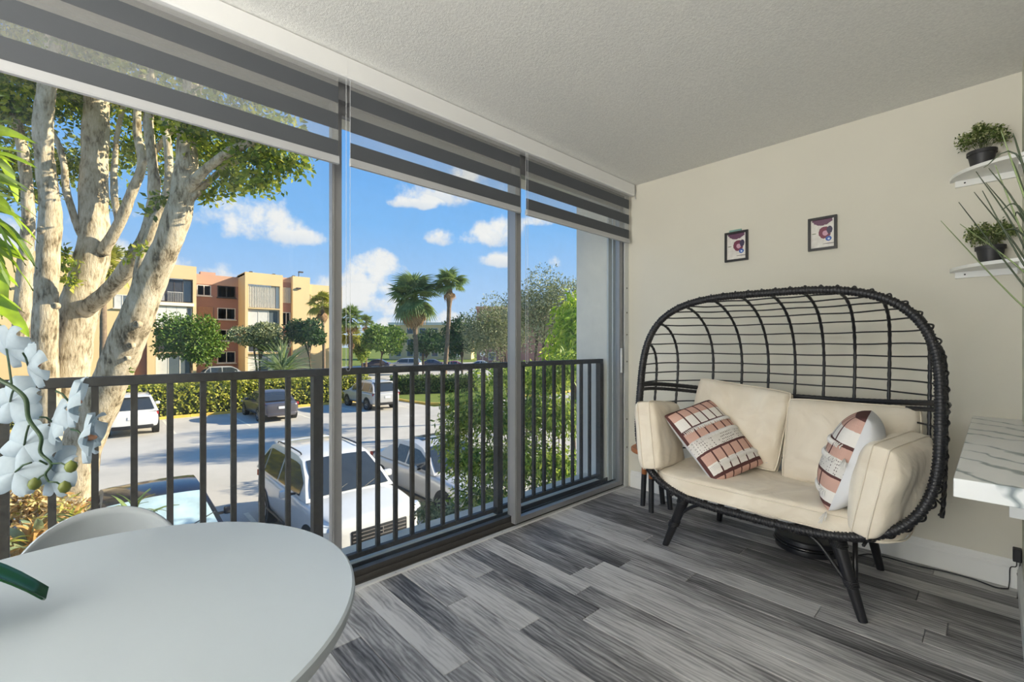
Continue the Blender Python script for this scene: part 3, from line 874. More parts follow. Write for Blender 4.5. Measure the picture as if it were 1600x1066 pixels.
def frame(loc, xdir, zdir):
    """orthonormal frame: X width, Z height"""
    z = Vector(zdir).normalized(); x = Vector(xdir); x = (x - z * x.dot(z)).normalized(); y = z.cross(x)
    R = Matrix((x, y, z)).transposed().to_4x4()
    return Matrix.Translation(Vector(loc)) @ R
cg = 'cream cushions on the rattan loveseat'
cushion('seat_cushion', 'long cream seat cushion on the black rattan loveseat', 'cushion', 1.10, .58, .112, frame((-.785, 2.568, .403), (1, 0, 0), (0, 1, 0)), p=9, edge=.62, pinch=.0, seed=1, group=cg, wr=.010, n=44)
cushion('back_cushion', 'cream back cushion standing higher, behind the patterned pillow with white fringe rows', 'cushion', .53, .46, .19, frame((-1.04, 2.78, .700), (1, .0, -.12), (.10, .28, .95)), p=4, edge=.22, pinch=.03, seed=4, group=cg, wr=.022)
cushion('back_cushion', 'wide cream back cushion behind the pillow showing its white back', 'cushion', .56, .45, .19, frame((-.50, 2.76, .648), (1, .0, .02), (0, .28, .95)), p=4, edge=.22, pinch=.03, seed=9, group=cg, wr=.020)
cushion('arm_cushion', 'cream arm cushion at the loveseat end nearest the window', 'cushion', .46, .39, .15, frame((-1.365, 2.485, .622), (-.16, 1, .0), (-.16, .10, 1)), p=6, edge=.45, pinch=.02, seed=13, group=cg, wr=.015)
cushion('arm_cushion', 'cream arm cushion at the loveseat end beside the marble shelf', 'cushion', .42, .40, .18, frame((-.292, 2.43, .582), (.22, 1, .06), (.20, -.08, 1)), p=4, edge=.30, pinch=.03, seed=21, group=cg, wr=.017)

# woven throw pillows
m, t, o = newmat('woven_pattern'); w = T(t)
vec = w.coord('Generated'); sp = w.n('ShaderNodeSeparateXYZ'); w.l(vec, sp.inputs[0])
gu, gv = sp.outputs['X'], sp.outputs['Z']
TER, DRK, WHT, KNT = lin(202, 164, 150), lin(92, 62, 60), lin(232, 228, 222), lin(222, 218, 212)
gv2 = w.math('ADD', gv, w.math('MULTIPLY', w.math('SUBTRACT', w.noise(vec, 9, 2), .5), .012))
band = w.ramp(gv2, [(0, TER), (.05, DRK), (.085, WHT), (.20, TER), (.325, DRK), (.355, KNT), (.525, TER), (.645, DRK), (.68, WHT), (.83, TER), (.95, DRK), (1, DRK)], 'CONSTANT')
us = w.math('FRACT', w.math('MULTIPLY', gu, 6.0))
vert = w.math('LESS_THAN', us, .15)
inknit = w.math('MULTIPLY', w.math('GREATER_THAN', gv, .355), w.math('LESS_THAN', gv, .525))
vert = w.math('MULTIPLY', vert, w.math('SUBTRACT', 1.0, inknit))
band = w.mix(vert, band, DRK)
chk = w.n('ShaderNodeTexVoronoi'); chk.inputs['Scale'].default_value = 30; chk.inputs['Randomness'].default_value = .25
w.l(w.coord('Generated', (1, 1, 1)), chk.inputs['Vector'])
hole = w.math('MULTIPLY', w.math('LESS_THAN', chk.outputs['Distance'], .013), inknit)
hole = w.math('MULTIPLY', w.math('LESS_THAN', chk.outputs['Distance'], .28), inknit)
band = w.mix(hole, band, lin(120, 112, 110))
wv_ = w.noise(w.coord('Object'), 350, 2)
w.bsdf(o, band, .9, normal=w.bump(w.math('ADD', w.math('MULTIPLY', wv_, .5), w.math('MULTIPLY', chk.outputs['Distance'], .5)), .4, .004), spec=.15); M['woven_pattern'] = m
pm('yarn_white', lin(232, 229, 224), .9, var=.05)
def throw(label, loc, xd, zd, ww, hh_, tt, seed):
    ob = cushion('throw_pillow', label, 'pillow', ww, hh_, tt, frame(loc, xd, zd), ['woven_pattern', 'white_cotton'], p=2.6, edge=0, pinch=.05, seed=seed, group='patterned throw pillows', wr=.006, piping=False)
    # rows of yarn fringe and corner tassel
    rg = random.Random(seed)
    def face(u, v):
        prof = max(0, (1 - abs(u) ** 2.6)) ** .5 * max(0, (1 - abs(v) ** 2.6)) ** .5
        return Vector((u * ww / 2 * (1 - .05 * (1 - v * v)), -tt * .5 * prof - .001, v * hh_ / 2 * (1 - .05 * (1 - u * u))))
    for v0 in (.335, -.62, .045):
        mb = MB()
        for k in range(46):
            u = -.93 + 1.86 * k / 45
            a = face(u, v0); b = face(u + rg.uniform(-.02, .02), v0 - .10)
            mid = a.lerp(b, .5) + Vector((0, -.006, 0)); b.y -= .004
            mb.tube([a, mid, b], [.0026, .0026, .0018], 5)
        mb.build('fringe', 'yarn_white', ob, smooth='full', world=False)
    for (u, v) in ((.99, -.97), (.99, .1)):
        mb = MB()
        for k in range(9):
            a = face(u, v); q = Vector((.05 + rg.uniform(-.01, .015), rg.uniform(-.012, .012), -.02 + rg.uniform(-.02, .012)))
            mb.tube([a, a + q * .5 + Vector((0, 0, .004)), a + q], .0016, 5)
        mb.build('tassel', 'yarn_white', ob, smooth='full', world=False)
    return ob
throw('patterned pillow with fringe rows facing out, leaning on the window end arm cushion', (-1.075, 2.535, .630), (.43, .89, .14), (-.70, .10, .70), .37, .47, .15, 3)
throw('patterned pillow turned sideways showing its white back, leaning on the shelf end', (-.435, 2.47, .650), (.10, -1, .0), (.30, .05, .95), .38, .45, .20, 7)

# ================================================================ white table and chair
pm('table_white', lin(168, 177, 184), .38, var=.015, scale=3)
TX, TY, TR, TZ = -.930, -.030, .400, .740
tb = thing('round_table', 'round white pedestal table in the foreground holding a white orchid', 'table', (TX, TY, 0))
MB().lathe([(0, TZ - .028), (TR - .012, TZ - .028), (TR - .003, TZ - .022), (TR, TZ - .010), (TR - .001, TZ - .003), (TR - .005, TZ), (0, TZ)], (TX, TY, 0), 96).build('table_top', 'table_white', tb, smooth=35)
MB().lathe([(.24, 0), (.24, .008), (.20, .016), (.09, .04), (.04, .10), (.032, .25), (.034, .50), (.06, .66), (.15, .712)], (TX, TY, 0), 40).build('pedestal', 'table_white', tb, smooth=35)
pm('shell_plastic', lin(158, 166, 172), .45, var=.015)
ch = thing('shell_chair', 'white moulded shell chair tucked under the round table by the window', 'chair', (-1.27, .01, 0))
def shell(a, b):
    u = 2 * a - 1                                   # across
    s_ = b                                          # 0 front lip of the seat .. 1 top of the back
    if s_ < .5:
        q = s_ / .5; x = -1.08 - .32 * q; z = .455 - .02 * math.sin(q * PI) + .012 * (1 - q) * -1
        hw = .205 + .01 * q; zz = z + .05 * abs(u) ** 2.5 * (.4 + q)
        return Vector((x, .01 + u * hw, zz))
    q = (s_ - .5) / .5
    ang = q * PI / 2
    top = .755 - .075 * abs(u) ** 2 - .10 * abs(u) ** 5
    z0 = .435 + .05 * abs(u) ** 2.5 * 1.4
    x = -1.40 - .075 * min(1, q * 1.8) ** .8 - .02 * q + .10 * abs(u) ** 2.2
    return Vector((x, .01 + u * (.215 + .015 * math.sin(q * PI) - .035 * q), z0 + (top - z0) * q))
sh_ = MB().grid(shell, 28, 36).build('shell', 'shell_plastic', ch, smooth='full')
md = sh_.modifiers.new('thick', 'SOLIDIFY'); md.thickness = .006; md.offset = 0
pm('beech', lin(206, 170, 124), .5, var=.12, scale=20)
for sx in (-1, 1):
    for sy in (-1, 1):
        MB().tube([(-1.25 + .10 * sx, .01 + .10 * sy, .43), (-1.25 + .19 * sx, .01 + .20 * sy, 0)], [.015, .010], 10).build('leg', 'beech', ch, smooth='full')
MB().box((-1.36, -.10, .418), (-1.14, .12, .432)).build('mount', 'black_plastic', ch)

# ================================================================ orchid
m, t, o = newmat('orchid_petal'); w = T(t)
vec = w.coord('Object'); cfac = w.noise(vec, 30, 3)
c = w.ramp(cfac, [(.3, lin(168, 184, 196)), (.7, lin(192, 205, 213))])
p_ = w.bsdf(None, c, .6, spec=.25)
tr = w.n('ShaderNodeBsdfTranslucent'); w.l(c, tr.inputs['Color'])
mx = w.n('ShaderNodeMixShader'); mx.inputs[0].default_value = .38; w.l(p_.outputs[0], mx.inputs[1]); w.l(tr.outputs[0], mx.inputs[2]); w.l(mx.outputs[0], o.inputs['Surface']); M['orchid_petal'] = m
pm('orchid_lip', lin(205, 150, 120), .6, var=.3, scale=80)
pm('orchid_stem', lin(38, 66, 36), .5, var=.2, scale=60)
pm('orchid_bud', lin(96, 106, 40), .5, var=.2, scale=60)
pm('orchid_leaf', lin(16, 74, 36), .35, var=.25, scale=20)
pm('pot_ceramic', lin(226, 226, 224), .25, var=.02)
OX, OY = -1.02, -.27
oc = thing('orchid', 'white moth orchid with arching flower stem standing on the round table', 'orchid', (OX, OY, TZ))
MB().lathe([(0, 0), (.046, 0), (.060, .11), (.063, .112), (.058, .112), (.054, .10), (0, .098)], (OX, OY, TZ), 28).build('pot', 'pot_ceramic', oc, smooth=35)
MB().lathe([(0, .102), (.055, .100)], (OX, OY, TZ), 20).build('moss', 'potting_soil', oc)
OD = .76
def op(px, py, d=OD): return at(px, py, D=d)
stem = smoothpath([(OX, OY, TZ + .09), (OX - .005, OY - .02, TZ + .28), (OX - .01, OY - .01, TZ + .47), (OX - .04, OY + .06, TZ + .535), op(-120, 500), op(-55, 540), op(-8, 588), op(20, 605), op(40, 624), op(45, 655), op(64, 683), op(63, 707), op(80, 725), op(71, 741), op(76, 753)], 5)
MB().tube(stem, [.0034] * (len(stem) - 30) + [.0034 - .0018 * k / 30 for k in range(30)], 8).build('flower_stem', 'orchid_stem', oc, smooth='full')
def petal(l, wd, tip=.9, cup=.25):
    def fn(a, b):
        u = 2 * a - 1; s_ = b
        wv2 = wd * max(0, 1 - abs(2 * (s_ * .97 + .03) - 1.06) ** 2.3) ** .55
        return Vector((u * wv2 * .5, cup * l * (s_ * s_ * .5 - .1) + .25 * wd * u * u, s_ * l))
    return MB().grid(fn, 10, 14)
pet_w = petal(.046, .056).mesh('petal', 'orchid_petal', 'full'); pet_n = petal(.043, .034).mesh('petal', 'orchid_petal', 'full')
lip_m = MB().lathe([(0, 0), (.004, .002), (.006, .008), (.003, .015), (0, .017)], (0, 0, 0), 8).mesh('lip', 'orchid_lip', 'full')
FL = [((36, 552), (44, 572), .80, (.55, .8, .15), 20), ((18, 600), (10, 545), .84, (.3, .9, .3), -15), ((87, 611), (108, 628), .76, (.75, .6, -.1), 30), ((62, 652), (82, 660), .78, (.6, .75, -.2), -20),
      ((111, 671), (132, 684), .75, (.85, .45, -.05), 15), ((45, 665), (38, 696), .77, (-.1, .95, -.2), 40), ((49, 723), (24, 738), .76, (-.2, .9, -.35), 10), ((62, 720), (82, 737), .79, (.35, .9, -.3), 55), ((22, 608), (16, 628), .79, (0, 1, -.1), 70)]
for (sp_, cp_, d_, nd, roll) in FL:
    c0 = op(sp_[0], sp_[1], OD); c1 = op(cp_[0], cp_[1], d_)
    # nd: facing direction in the eye's frame (right, away, up)
    fd = (Vector((RGT[0], RGT[1], 0)) * nd[0] + Vector((FWD[0], FWD[1], 0)) * nd[1] + Vector((0, 0, nd[2]))).normalized()
    fl_e = bpy.data.objects.new('flower', None); COL.objects.link(fl_e); fl_e.parent = oc; fl_e.empty_display_size = .02
    fl_e.location = c1 - oc.location
    MB().tube([c0, c0.lerp(c1, .5) + Vector((0, 0, .004)), c1], .0016, 6).build('flower_stalk', 'orchid_stem', oc, smooth='full')
    Rb = fd.to_track_quat('Y', 'Z') @ Quaternion((0, 1, 0), math.radians(roll))
    for k, (ang, mesh_) in enumerate(((0, pet_n), (72, pet_w), (-72, pet_w), (142, pet_n), (-142, pet_n))):
        ob = bpy.data.objects.new('petal', mesh_); COL.objects.link(ob); ob.parent = fl_e
        ob.rotation_mode = 'QUATERNION'; ob.rotation_quaternion = Rb @ Quaternion((0, 1, 0), math.radians(ang))
    ob = bpy.data.objects.new('lip', lip_m); COL.objects.link(ob); ob.parent = fl_e
    ob.rotation_mode = 'QUATERNION'; ob.rotation_quaternion = Rb @ Quaternion((1, 0, 0), -PI / 2)
for (a, b, d_) in (((80, 725), (111, 730), .76), ((71, 741), (54, 757), .76), ((76, 753), (101, 762), .77)):
    p0, p1 = op(*a), op(b[0], b[1], d_)
    MB().tube([p0, p0.lerp(p1, .5) + Vector((0, 0, .004)), p1], [.0016, .0014, .0012], 6).build('bud_stalk', 'orchid_stem', oc, smooth='full')
    MB().lathe([(0, -.010), (.006, -.007), (.0088, 0), (.007, .007), (0, .012)], p1, 12).build('bud', 'orchid_bud', oc, smooth='full')
def oleaf(ang, l, wd, rise):
    def fn(a, b):
        u = 2 * a - 1; s_ = b
        wv2 = wd * (.35 + .65 * math.sin(PI * min(.84, s_ * .86 + .02)) ** .6)
        x = s_ * l; z = TZ + .10 + rise * math.sin(s_ * PI * .9) - .085 * s_ * s_ + abs(u) * .010
        return Vector((OX + math.cos(ang) * x - math.sin(ang) * u * wv2 * .5, OY + math.sin(ang) * x + math.cos(ang) * u * wv2 * .5, z))
    ob = MB().grid(fn, 6, 14).build('leaf', 'orchid_leaf', oc, smooth='full')
    md = ob.modifiers.new('thick', 'SOLIDIFY'); md.thickness = .0025
oleaf(math.radians(84), .215, .052, .03); oleaf(math.radians(200), .20, .05, .04); oleaf(math.radians(300), .18, .05, .05); oleaf(math.radians(-20), .14, .045, .06)

# ================================================================ tall grass plant by the opening
pm('grass_dark', lin(44, 56, 34), .5, var=.25, scale=30)
pm('grass_light', lin(108, 124, 80), .5, var=.2, scale=30)
GX, GY = .235, .86
gp = thing('grass_plant', 'tall potted plant with thin arching grass blades beside the marble shelf', 'plant', (GX, GY, 0))
MB().lathe([(0, 0), (.085, 0), (.115, .22), (.12, .225), (.112, .225), (.105, .20), (0, .198)], (GX, GY, 0), 32).build('pot', 'pot_ceramic', gp, smooth=35)
MB().lathe([(0, .205), (.106, .200)], (GX, GY, 0), 24).build('soil', 'potting_soil', gp)
TIPS = [((1498, 316), (1600, 447), .62), ((1470, 345), (1600, 480), .66), ((1522, 300), (1600, 402), .60), ((1525, 268), (1600, 385), .64), ((1535, 298), (1600, 414), .58), ((1564, 204), (1600, 306), .60), ((1583, 208), (1600, 264), .57),
        ((1537, 262), (1600, 259), .60), ((1565, 328), (1600, 333), .58), ((1555, 258), (1600, 372), .63), ((1540, 285), (1600, 365), .65), ((1556, 366), (1600, 368), .61), ((1576, 240), (1600, 300), .62), ((1500, 350), (1600, 425), .66), ((1545, 263), (1600, 340), .6), ((1586, 338), (1600, 345), .6)]
rg = random.Random(11)
for k, (tp, ex, d_) in enumerate(TIPS):
    a = at(tp[0], tp[1], D=d_); b = at(ex[0], ex[1], D=d_ - .02)
    c = at(1690 + rg.uniform(-25, 25), 545 + rg.uniform(-30, 60), D=.52 + rg.uniform(-.03, .03))
    c.x = min(c.x, .10); rt = Vector((GX + rg.uniform(-.04, .04), GY + rg.uniform(-.04, .04), .2))
    mid = rt.lerp(c, .55) + Vector((.03, 0, .05))
    path = smoothpath([rt, mid, c, b, a], 6)
    n_ = len(path)
    wid = [.0017 * (1 - (i / n_) ** 3 * .85) for i in range(n_)]
    MB().tube(path, wid, 5).build('blade', 'grass_light' if k % 4 == 1 else 'grass_dark', gp, smooth='full')
for k in range(26):
    a = rg.uniform(-1.2, 1.9); l = rg.uniform(.25, .5); hz_ = rg.uniform(.9, 1.55)
    rt = Vector((GX + rg.uniform(-.05, .05), GY + rg.uniform(-.05, .05), .2))
    tip = rt + Vector((math.cos(a) * l, math.sin(a) * l * .8, hz_ - .2))
    path = smoothpath([rt, rt.lerp(tip, .4) + Vector((0, 0, .16)), rt.lerp(tip, .8) + Vector((0, 0, .12)), tip], 6); n_ = len(path)
    MB().tube(path, [.0017 * (1 - (i / n_) ** 3 * .85) for i in range(n_)], 5).build('blade', 'grass_light' if k % 4 == 1 else 'grass_dark', gp, smooth='full')

# ================================================================ unseen uplighter floor lamp added to brighten the ceiling, other end of the balcony
pm('fill_lamp_metal', lin(120, 116, 110), .35, metal=.7)
LXP, LYP = -.45, -2.35
fl_ = thing('fill_lamp', 'added fill uplighter, unseen at the far end of the balcony', 'lamp', (LXP, LYP, 0))
MB().lathe([(0, 0), (.14, 0), (.14, .02), (.03, .035), (0, .035)], (LXP, LYP, 0), 28).build('base', 'fill_lamp_metal', fl_, smooth=35)
MB().tube([(LXP, LYP, .03), (LXP, LYP, 1.12)], .012, 12).build('pole', 'fill_lamp_metal', fl_, smooth=50)
MB().lathe([(.02, 1.10), (.10, 1.13), (.17, 1.20), (.19, 1.25), (.185, 1.25), (.16, 1.20), (.09, 1.14), (.0, 1.12)], (LXP, LYP, 0), 32).build('shade', 'fill_lamp_metal', fl_, smooth=50)
ld = bpy.data.lights.new('fill_uplight', 'AREA'); ld.shape = 'DISK'; ld.size = .3; ld.energy = 265; ld.color = (1.0, .95, .88)
lo_ = bpy.data.objects.new('fill_uplight', ld); COL.objects.link(lo_); lo_.location = (LXP, LYP, 1.245); lo_.rotation_euler = (PI, 0, 0)

# ================================================================ ground, kerbs, markings
m, t, o = newmat('asphalt'); w = T(t)
vec = w.coord('Object')
a1 = w.noise(vec, .35, 5, .6, .5); a2 = w.noise(vec, 60, 3, .6)
c = w.ramp(w.math('ADD', w.math('MULTIPLY', a1, .6), w.math('MULTIPLY', a2, .4)), [(.3, (.42, .39, .34)), (.7, (.66, .62, .54))])
w.bsdf(o, c, .9, normal=w.bump(a2, .3, .01), spec=.2); M['asphalt'] = m
m, t, o = newmat('lawn'); w = T(t)
vec = w.coord('Object'); a1 = w.noise(vec, .5, 5, .6); a2 = w.noise(vec, 14, 4, .7)
c = w.ramp(w.math('ADD', w.math('MULTIPLY', a1, .5), w.math('MULTIPLY', a2, .5)), [(.3, lin(84, 98, 44)), (.5, lin(116, 130, 62)), (.7, lin(146, 154, 86))])
w.bsdf(o, c, .95, normal=w.bump(a2, .6, .05), spec=.1); M['lawn'] = m
pm('kerb_yellow', lin(222, 184, 84), .8, var=.15, scale=3)
pm('paint_line', lin(226, 220, 200), .8, var=.12, scale=4)
pm('concrete', lin(196, 190, 178), .9, var=.1, scale=2)
pm('soil', (.12, .085, .055), .95, var=.4, scale=3, bump=.6, bscale=9, bdist=.05)
struct(MB().box((-600, -500, GZ - .6), (-2.3, 700, GZ - .06)).build('ground_lawn', 'lawn'))
lot = struct(MB().box((-29.6, -60, GZ - .05), (-6.6, 15.6, GZ)).box((-24.0, 15.6, GZ - .05), (-6.6, 80, GZ)).build('parking_lot', 'asphalt'))
struct(MB().box((-80, 20, GZ - .05), (-38, 80, GZ - .01)).build('far_road', 'asphalt'))
struct(MB().box((-6.4, -60, GZ - .05), (-2.46, 60, GZ + .04)).build('planting_bed', 'soil'))
def kerb(name, label, path, mat_='kerb_yellow'):
    r = thing(name, label, 'kerb', (*path[0][:2], GZ))
    for (a, b) in zip(path, path[1:]):
        a, b = Vector((*a, 0)), Vector((*b, 0)); L_ = (b - a).length; n_ = max(1, round(L_ / 1.9)); d = (b - a).normalized(); nr = Vector((-d.y, d.x, 0)) * .085
        for k in range(n_):
            p, q = a + d * (L_ * k / n_ + .006), a + d * (L_ * (k + 1) / n_ - .006)
            mb = MB(); vs = []
            for e in (p, q):
                for (s_, z) in ((-1, GZ - .04), (-1, GZ + .11), (-.8, GZ + .13), (1, GZ + .13), (1, GZ - .04)): vs.append((e.x + nr.x * s_, e.y + nr.y * s_, z))
            mb.add(vs, [(i, (i + 1) % 5, 5 + (i + 1) % 5, 5 + i) for i in range(5)] + [(4, 3, 2, 1, 0), (5, 6, 7, 8, 9)]).build('kerbstone', mat_, r)
    return r
kerb('kerb', 'yellow painted kerb at the foot of the clipped hedge', [(-29.65, -30), (-29.65, 15.0)])
kerb('kerb', 'curved yellow kerb around the grass island', [(-29.3, 15.5), (-27.0, 15.6), (-25.3, 15.9), (-24.3, 16.6), (-23.9, 18), (-23.9, 34)])
kerb('kerb', 'yellow kerb in front of the planting bed under the balcony', [(-6.5, -12), (-6.5, 20)])
ln_m = None
for yy in [-.35 + 2.9 * k - 8.7 for k in range(0, 9)]:
    for x0 in (-29.3, -11.8):
        if ln_m is None: ln_m = MB().box((0, -.05, GZ), (4.9, .05, GZ + .004)).mesh('parking_line', 'paint_line')
        ob = bpy.data.objects.new('parking_line', ln_m); COL.objects.link(ob); ob.location = (x0, yy, 0); ob.parent = lot

# ================================================================ cars
def paint(name, col, rough=.22, metal=.0): pm(name, col, rough, metal, var=.02, Coat_Weight=.6, Coat_Roughness=.05)
paint('paint_white', lin(216, 216, 213)); paint('paint_silver', lin(196, 194, 190), .3, .35); paint('paint_black', lin(40, 42, 50), .2, .2); paint('paint_grey', lin(96, 92, 96), .28, .4)
paint('paint_beige', lin(206, 202, 196), .3, .2); paint('paint_red', lin(150, 44, 48)); paint('paint_blue', lin(52, 62, 88), .25, .2)
pm('car_glass', lin(52, 58, 62), .06, var=.1, spec=.8)
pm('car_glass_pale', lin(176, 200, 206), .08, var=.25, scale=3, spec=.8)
pm('tyre', lin(34, 34, 35), .8, var=.15)
pm('rim_alloy', lin(190, 190, 190), .3, metal=.8)
pm('lamp_clear', lin(206, 212, 216), .1, spec=.8); pm('lamp_red', lin(150, 30, 34), .2)
pm('trim_black', lin(30, 30, 31), .5); pm('chrome', lin(215, 216, 218), .15, metal=.9)
pm('plate', lin(226, 226, 220), .5, var=.08, scale=30)
SHAPES = {
  # length, half width, sill z, belt z, roof z, hood front z, hood rear z, deck z, [windscreen base, roof front, roof rear, rear base] measured from the nose
  'suv':   (4.60, .925, .30, 1.06, 1.68, .92, 1.06, 1.06, (1.15, 1.95, 3.95, 4.50)),
  'sedan': (4.75, .905, .26, .94, 1.45, .76, .94, .99, (1.35, 2.15, 3.30, 4.10)),
  'van':   (5.00, .960, .28, 1.05, 1.74, .90, 1.08, 1.05, (0.95, 1.85, 4.50, 4.92)),
}
proto = {}
def car(label, shape, mat_, loc, rz, detail=True, group=None, bars=True):
    key = (shape, mat_, detail)
    root = thing('car', label, 'car', loc, rz, group)
    if key in proto:
        for ch_ in kids(proto[key]): copy_tree(ch_, root)
        return root
    Ln, W, zs, zb, zr, hf, hr_, dk, (ws, rf, rr_, rb) = SHAPES[shape]
    X = lambda s: Ln / 2 - s                     # distance from the nose to local x
    # lower body
    st = [0, .06, .22, .6, ws - .1, ws + .4, Ln * .5, rb - .45, rb - .05, Ln - .28, Ln - .07, Ln]
    def top(s):
        if s < ws: return hf + (hr_ - hf) * (s / ws) ** .7
        if s > rb: return dk - .06 * ((s - rb) / max(.05, Ln - rb))
        return zb
    secs = []
    for s in st:
        e = min(s, Ln - s); wn = W * (1 - .20 * max(0, 1 - e / .55) ** 2.2)
        tz = top(s); b0 = zs + (.10 * max(0, 1 - e / .5))
        if s == 0: tz = hf - .16
        if s == Ln: tz = dk - .14
        secs.append([(X(s), y_ * wn, z_) for (y_, z_) in ((0, b0), (.86, b0), (.97, b0 + .06), (1.0, b0 + .30), (.985, tz - .14), (.94, tz - .03), (.80, tz + .005), (.40, tz + .025), (0, tz + .03))])
    mb = MB(); nS = len(secs[0])
    full = []
    for sec in secs: full.append(sec + [(x, -y_, z) for (x, y_, z) in reversed(sec[1:-1])])
    nF = len(full[0]); vs = [p for sec in full for p in sec]
    fs = [(i * nF + k, i * nF + (k + 1) % nF, (i + 1) * nF + (k + 1) % nF, (i + 1) * nF + k) for i in range(len(full) - 1) for k in range(nF)]
    fs += [tuple(reversed(range(nF))), tuple(range((len(full) - 1) * nF, len(full) * nF))]
    mb.add(vs, fs)
    body = mb.build('body', mat_, root, smooth='full', world=False)
    md = body.modifiers.new('soft', 'SUBSURF'); md.levels = 1; md.render_levels = 2 if detail else 1
    # cabin: pillars and roof
    wb, wt = W * .93, W * .70
    prof = [(ws, zb - .01), ((ws + rf) / 2, zb + (zr - zb) * .56), (rf, zr - .05), (rf + .3, zr), ((rf + rr_) / 2, zr + .02), (rr_ - .25, zr - .005), (rr_, zr - .055), ((rr_ + rb) / 2, zb + (zr - zb) * .52), (rb, zb - .01)]
    cv = []
    for (s, z) in prof:
        f = max(0, (z - zb)) / (zr - zb); yw = wb + (wt - wb) * f
        cv.append([(X(s), yw, z), (X(s), yw * .85, z + .015 * f), (X(s), yw * .4, z + .03 * f), (X(s), 0, z + .035 * f)])
    mb = MB(); vs = []; ncv = 7
    for c4 in cv: vs += c4 + [(x, -y_, z) for (x, y_, z) in reversed(c4[:-1])]
    fs = [(i * ncv + k, (i + 1) * ncv + k, (i + 1) * ncv + k + 1, i * ncv + k + 1) for i in range(len(cv) - 1) for k in range(ncv - 1)]
    mb.add(vs, fs)
    nb = len(prof)
    for sgn in (1, -1):
        edge = [(X(s), sgn * (wb + (wt - wb) * max(0, (z - zb)) / (zr - zb)), z) for (s, z) in prof]
        mb.add(edge, [tuple(range(nb))])
    mb.build('cabin', mat_, root, smooth=38, world=False)
    # glazing, a little proud of the cabin
    def yw(z): return wb + (wt - wb) * max(0, (z - zb)) / (zr - zb)
    def screen(s0, z0, s1, z1, k0, k1, sm, zm):
        out = .018 if s0 < s1 else -.018
        def fn(a, b):
            u = 2 * a - 1
            s = (s0 * (1 - b) + s1 * b) ; z = z0 * (1 - b) + z1 * b
            bl = 4 * b * (1 - b); s += (sm - (s0 + s1) / 2) * bl; z += (zm - (z0 + z1) / 2) * bl
            return Vector((X(s) + out * 1.0, u * yw(z) * (k0 + (k1 - k0) * b), z + .022 + .030 * (1 - u * u) * max(0, (z - zb) / (zr - zb))))
        return MB().grid(fn, 8, 5)
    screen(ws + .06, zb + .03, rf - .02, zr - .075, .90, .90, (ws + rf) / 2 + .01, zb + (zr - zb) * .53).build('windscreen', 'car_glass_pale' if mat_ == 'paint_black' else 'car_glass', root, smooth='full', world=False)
    screen(rb - .04, zb + .05, rr_ + .03, zr - .09, .86, .86, (rb + rr_) / 2 + .0, zb + (zr - zb) * .49).build('rear_window', 'car_glass', root, smooth='full', world=False)
    def side_z(s):
        for (a, b) in zip(prof, prof[1:]):
            if a[0] <= s <= b[0]: return a[1] + (b[1] - a[1]) * (s - a[0]) / (b[0] - a[0])
        return zb
    cuts = [(ws + .38, (rf + rr_) / 2 - .12), ((rf + rr_) / 2 - .04, rr_ - .10)] + ([(rr_ - .03, rb - .22)] if shape != 'sedan' else [])
    for sgn in (1, -1):
        for (s0, s1) in cuts:
            lo = []; hi = []
            for k in range(7):
                s = s0 + (s1 - s0) * k / 6; zt_ = min(side_z(s) - .075, zr - .10)
                zl = zb + .035
                zt_ = max(zt_, zl + .02)
                lo.append((X(s), sgn * (yw(zl) + .010), zl)); hi.append((X(s), sgn * (yw(zt_) + .010), zt_))
            mb = MB().add(lo + hi, [(k, k + 1, 8 + k, 7 + k) for k in range(6)])
            mb.build('side_window', 'car_glass', root, world=False)
    # wheels
    rw = .345 if shape == 'suv' else .325
    wm = None
    for s in (Ln * .19, Ln * .80):
        for sgn in (1, -1):
            cx, cy_ = X(s), sgn * (W - .115)
            MB().lathe([(rw + .06, -.012), (rw + .06, .012)] if False else [(0, -.10), (rw + .055, -.10), (rw + .055, .118), (rw + .03, .121), (0, .119)], (cx, sgn * (W - .115), rw) if False else (0, 0, 0), 26, axis='y').xf(Matrix.Translation((cx, cy_, rw + .02)) @ Matrix.Scale(sgn, 4, (0, 1, 0))).build('wheel_arch', 'trim_black', root, smooth=30, world=False)
            if wm is None:
                tm = MB().lathe([(.20, -.10), (rw - .03, -.115), (rw, -.08), (rw, .08), (rw - .03, .125), (.21, .118)], (0, 0, 0), 30, axis='y').mesh('tyre', 'tyre', 35)
                b = MB().lathe([(.215, .10), (.225, .121), (.205, .126), (.19, .10), (.0, .09)], (0, 0, 0), 30, axis='y')
                for k in range(5):
                    a = 2 * PI * k / 5
                    for da in (-.10, .10):
                        c_, s_ = math.cos(a + da), math.sin(a + da); nx, nz = -s_ * .016, c_ * .016
                        b.add([(c_ * .03 + nx, .122, s_ * .03 + nz), (c_ * .21 + nx, .118, s_ * .21 + nz), (c_ * .21 - nx, .118, s_ * .21 - nz), (c_ * .03 - nx, .122, s_ * .03 - nz),
                               (c_ * .03 + nx, .095, s_ * .03 + nz), (c_ * .21 + nx, .095, s_ * .21 + nz), (c_ * .21 - nx, .095, s_ * .21 - nz), (c_ * .03 - nx, .095, s_ * .03 - nz)],
                              [(0, 1, 2, 3), (0, 4, 5, 1), (3, 2, 6, 7), (1, 5, 6, 2)])
                b.lathe([(.05, .09), (.05, .128), (0, .130)], (0, 0, 0), 14, axis='y')
                wm = b.mesh('rim', 'rim_alloy', 35)
            wh = bpy.data.objects.new('wheel', tm); COL.objects.link(wh); wh.parent = root; wh.location = (cx, sgn * (W - .115), rw)
            if sgn < 0: wh.rotation_euler = (0, 0, PI)
            ri = bpy.data.objects.new('rim', wm); COL.objects.link(ri); ri.parent = wh
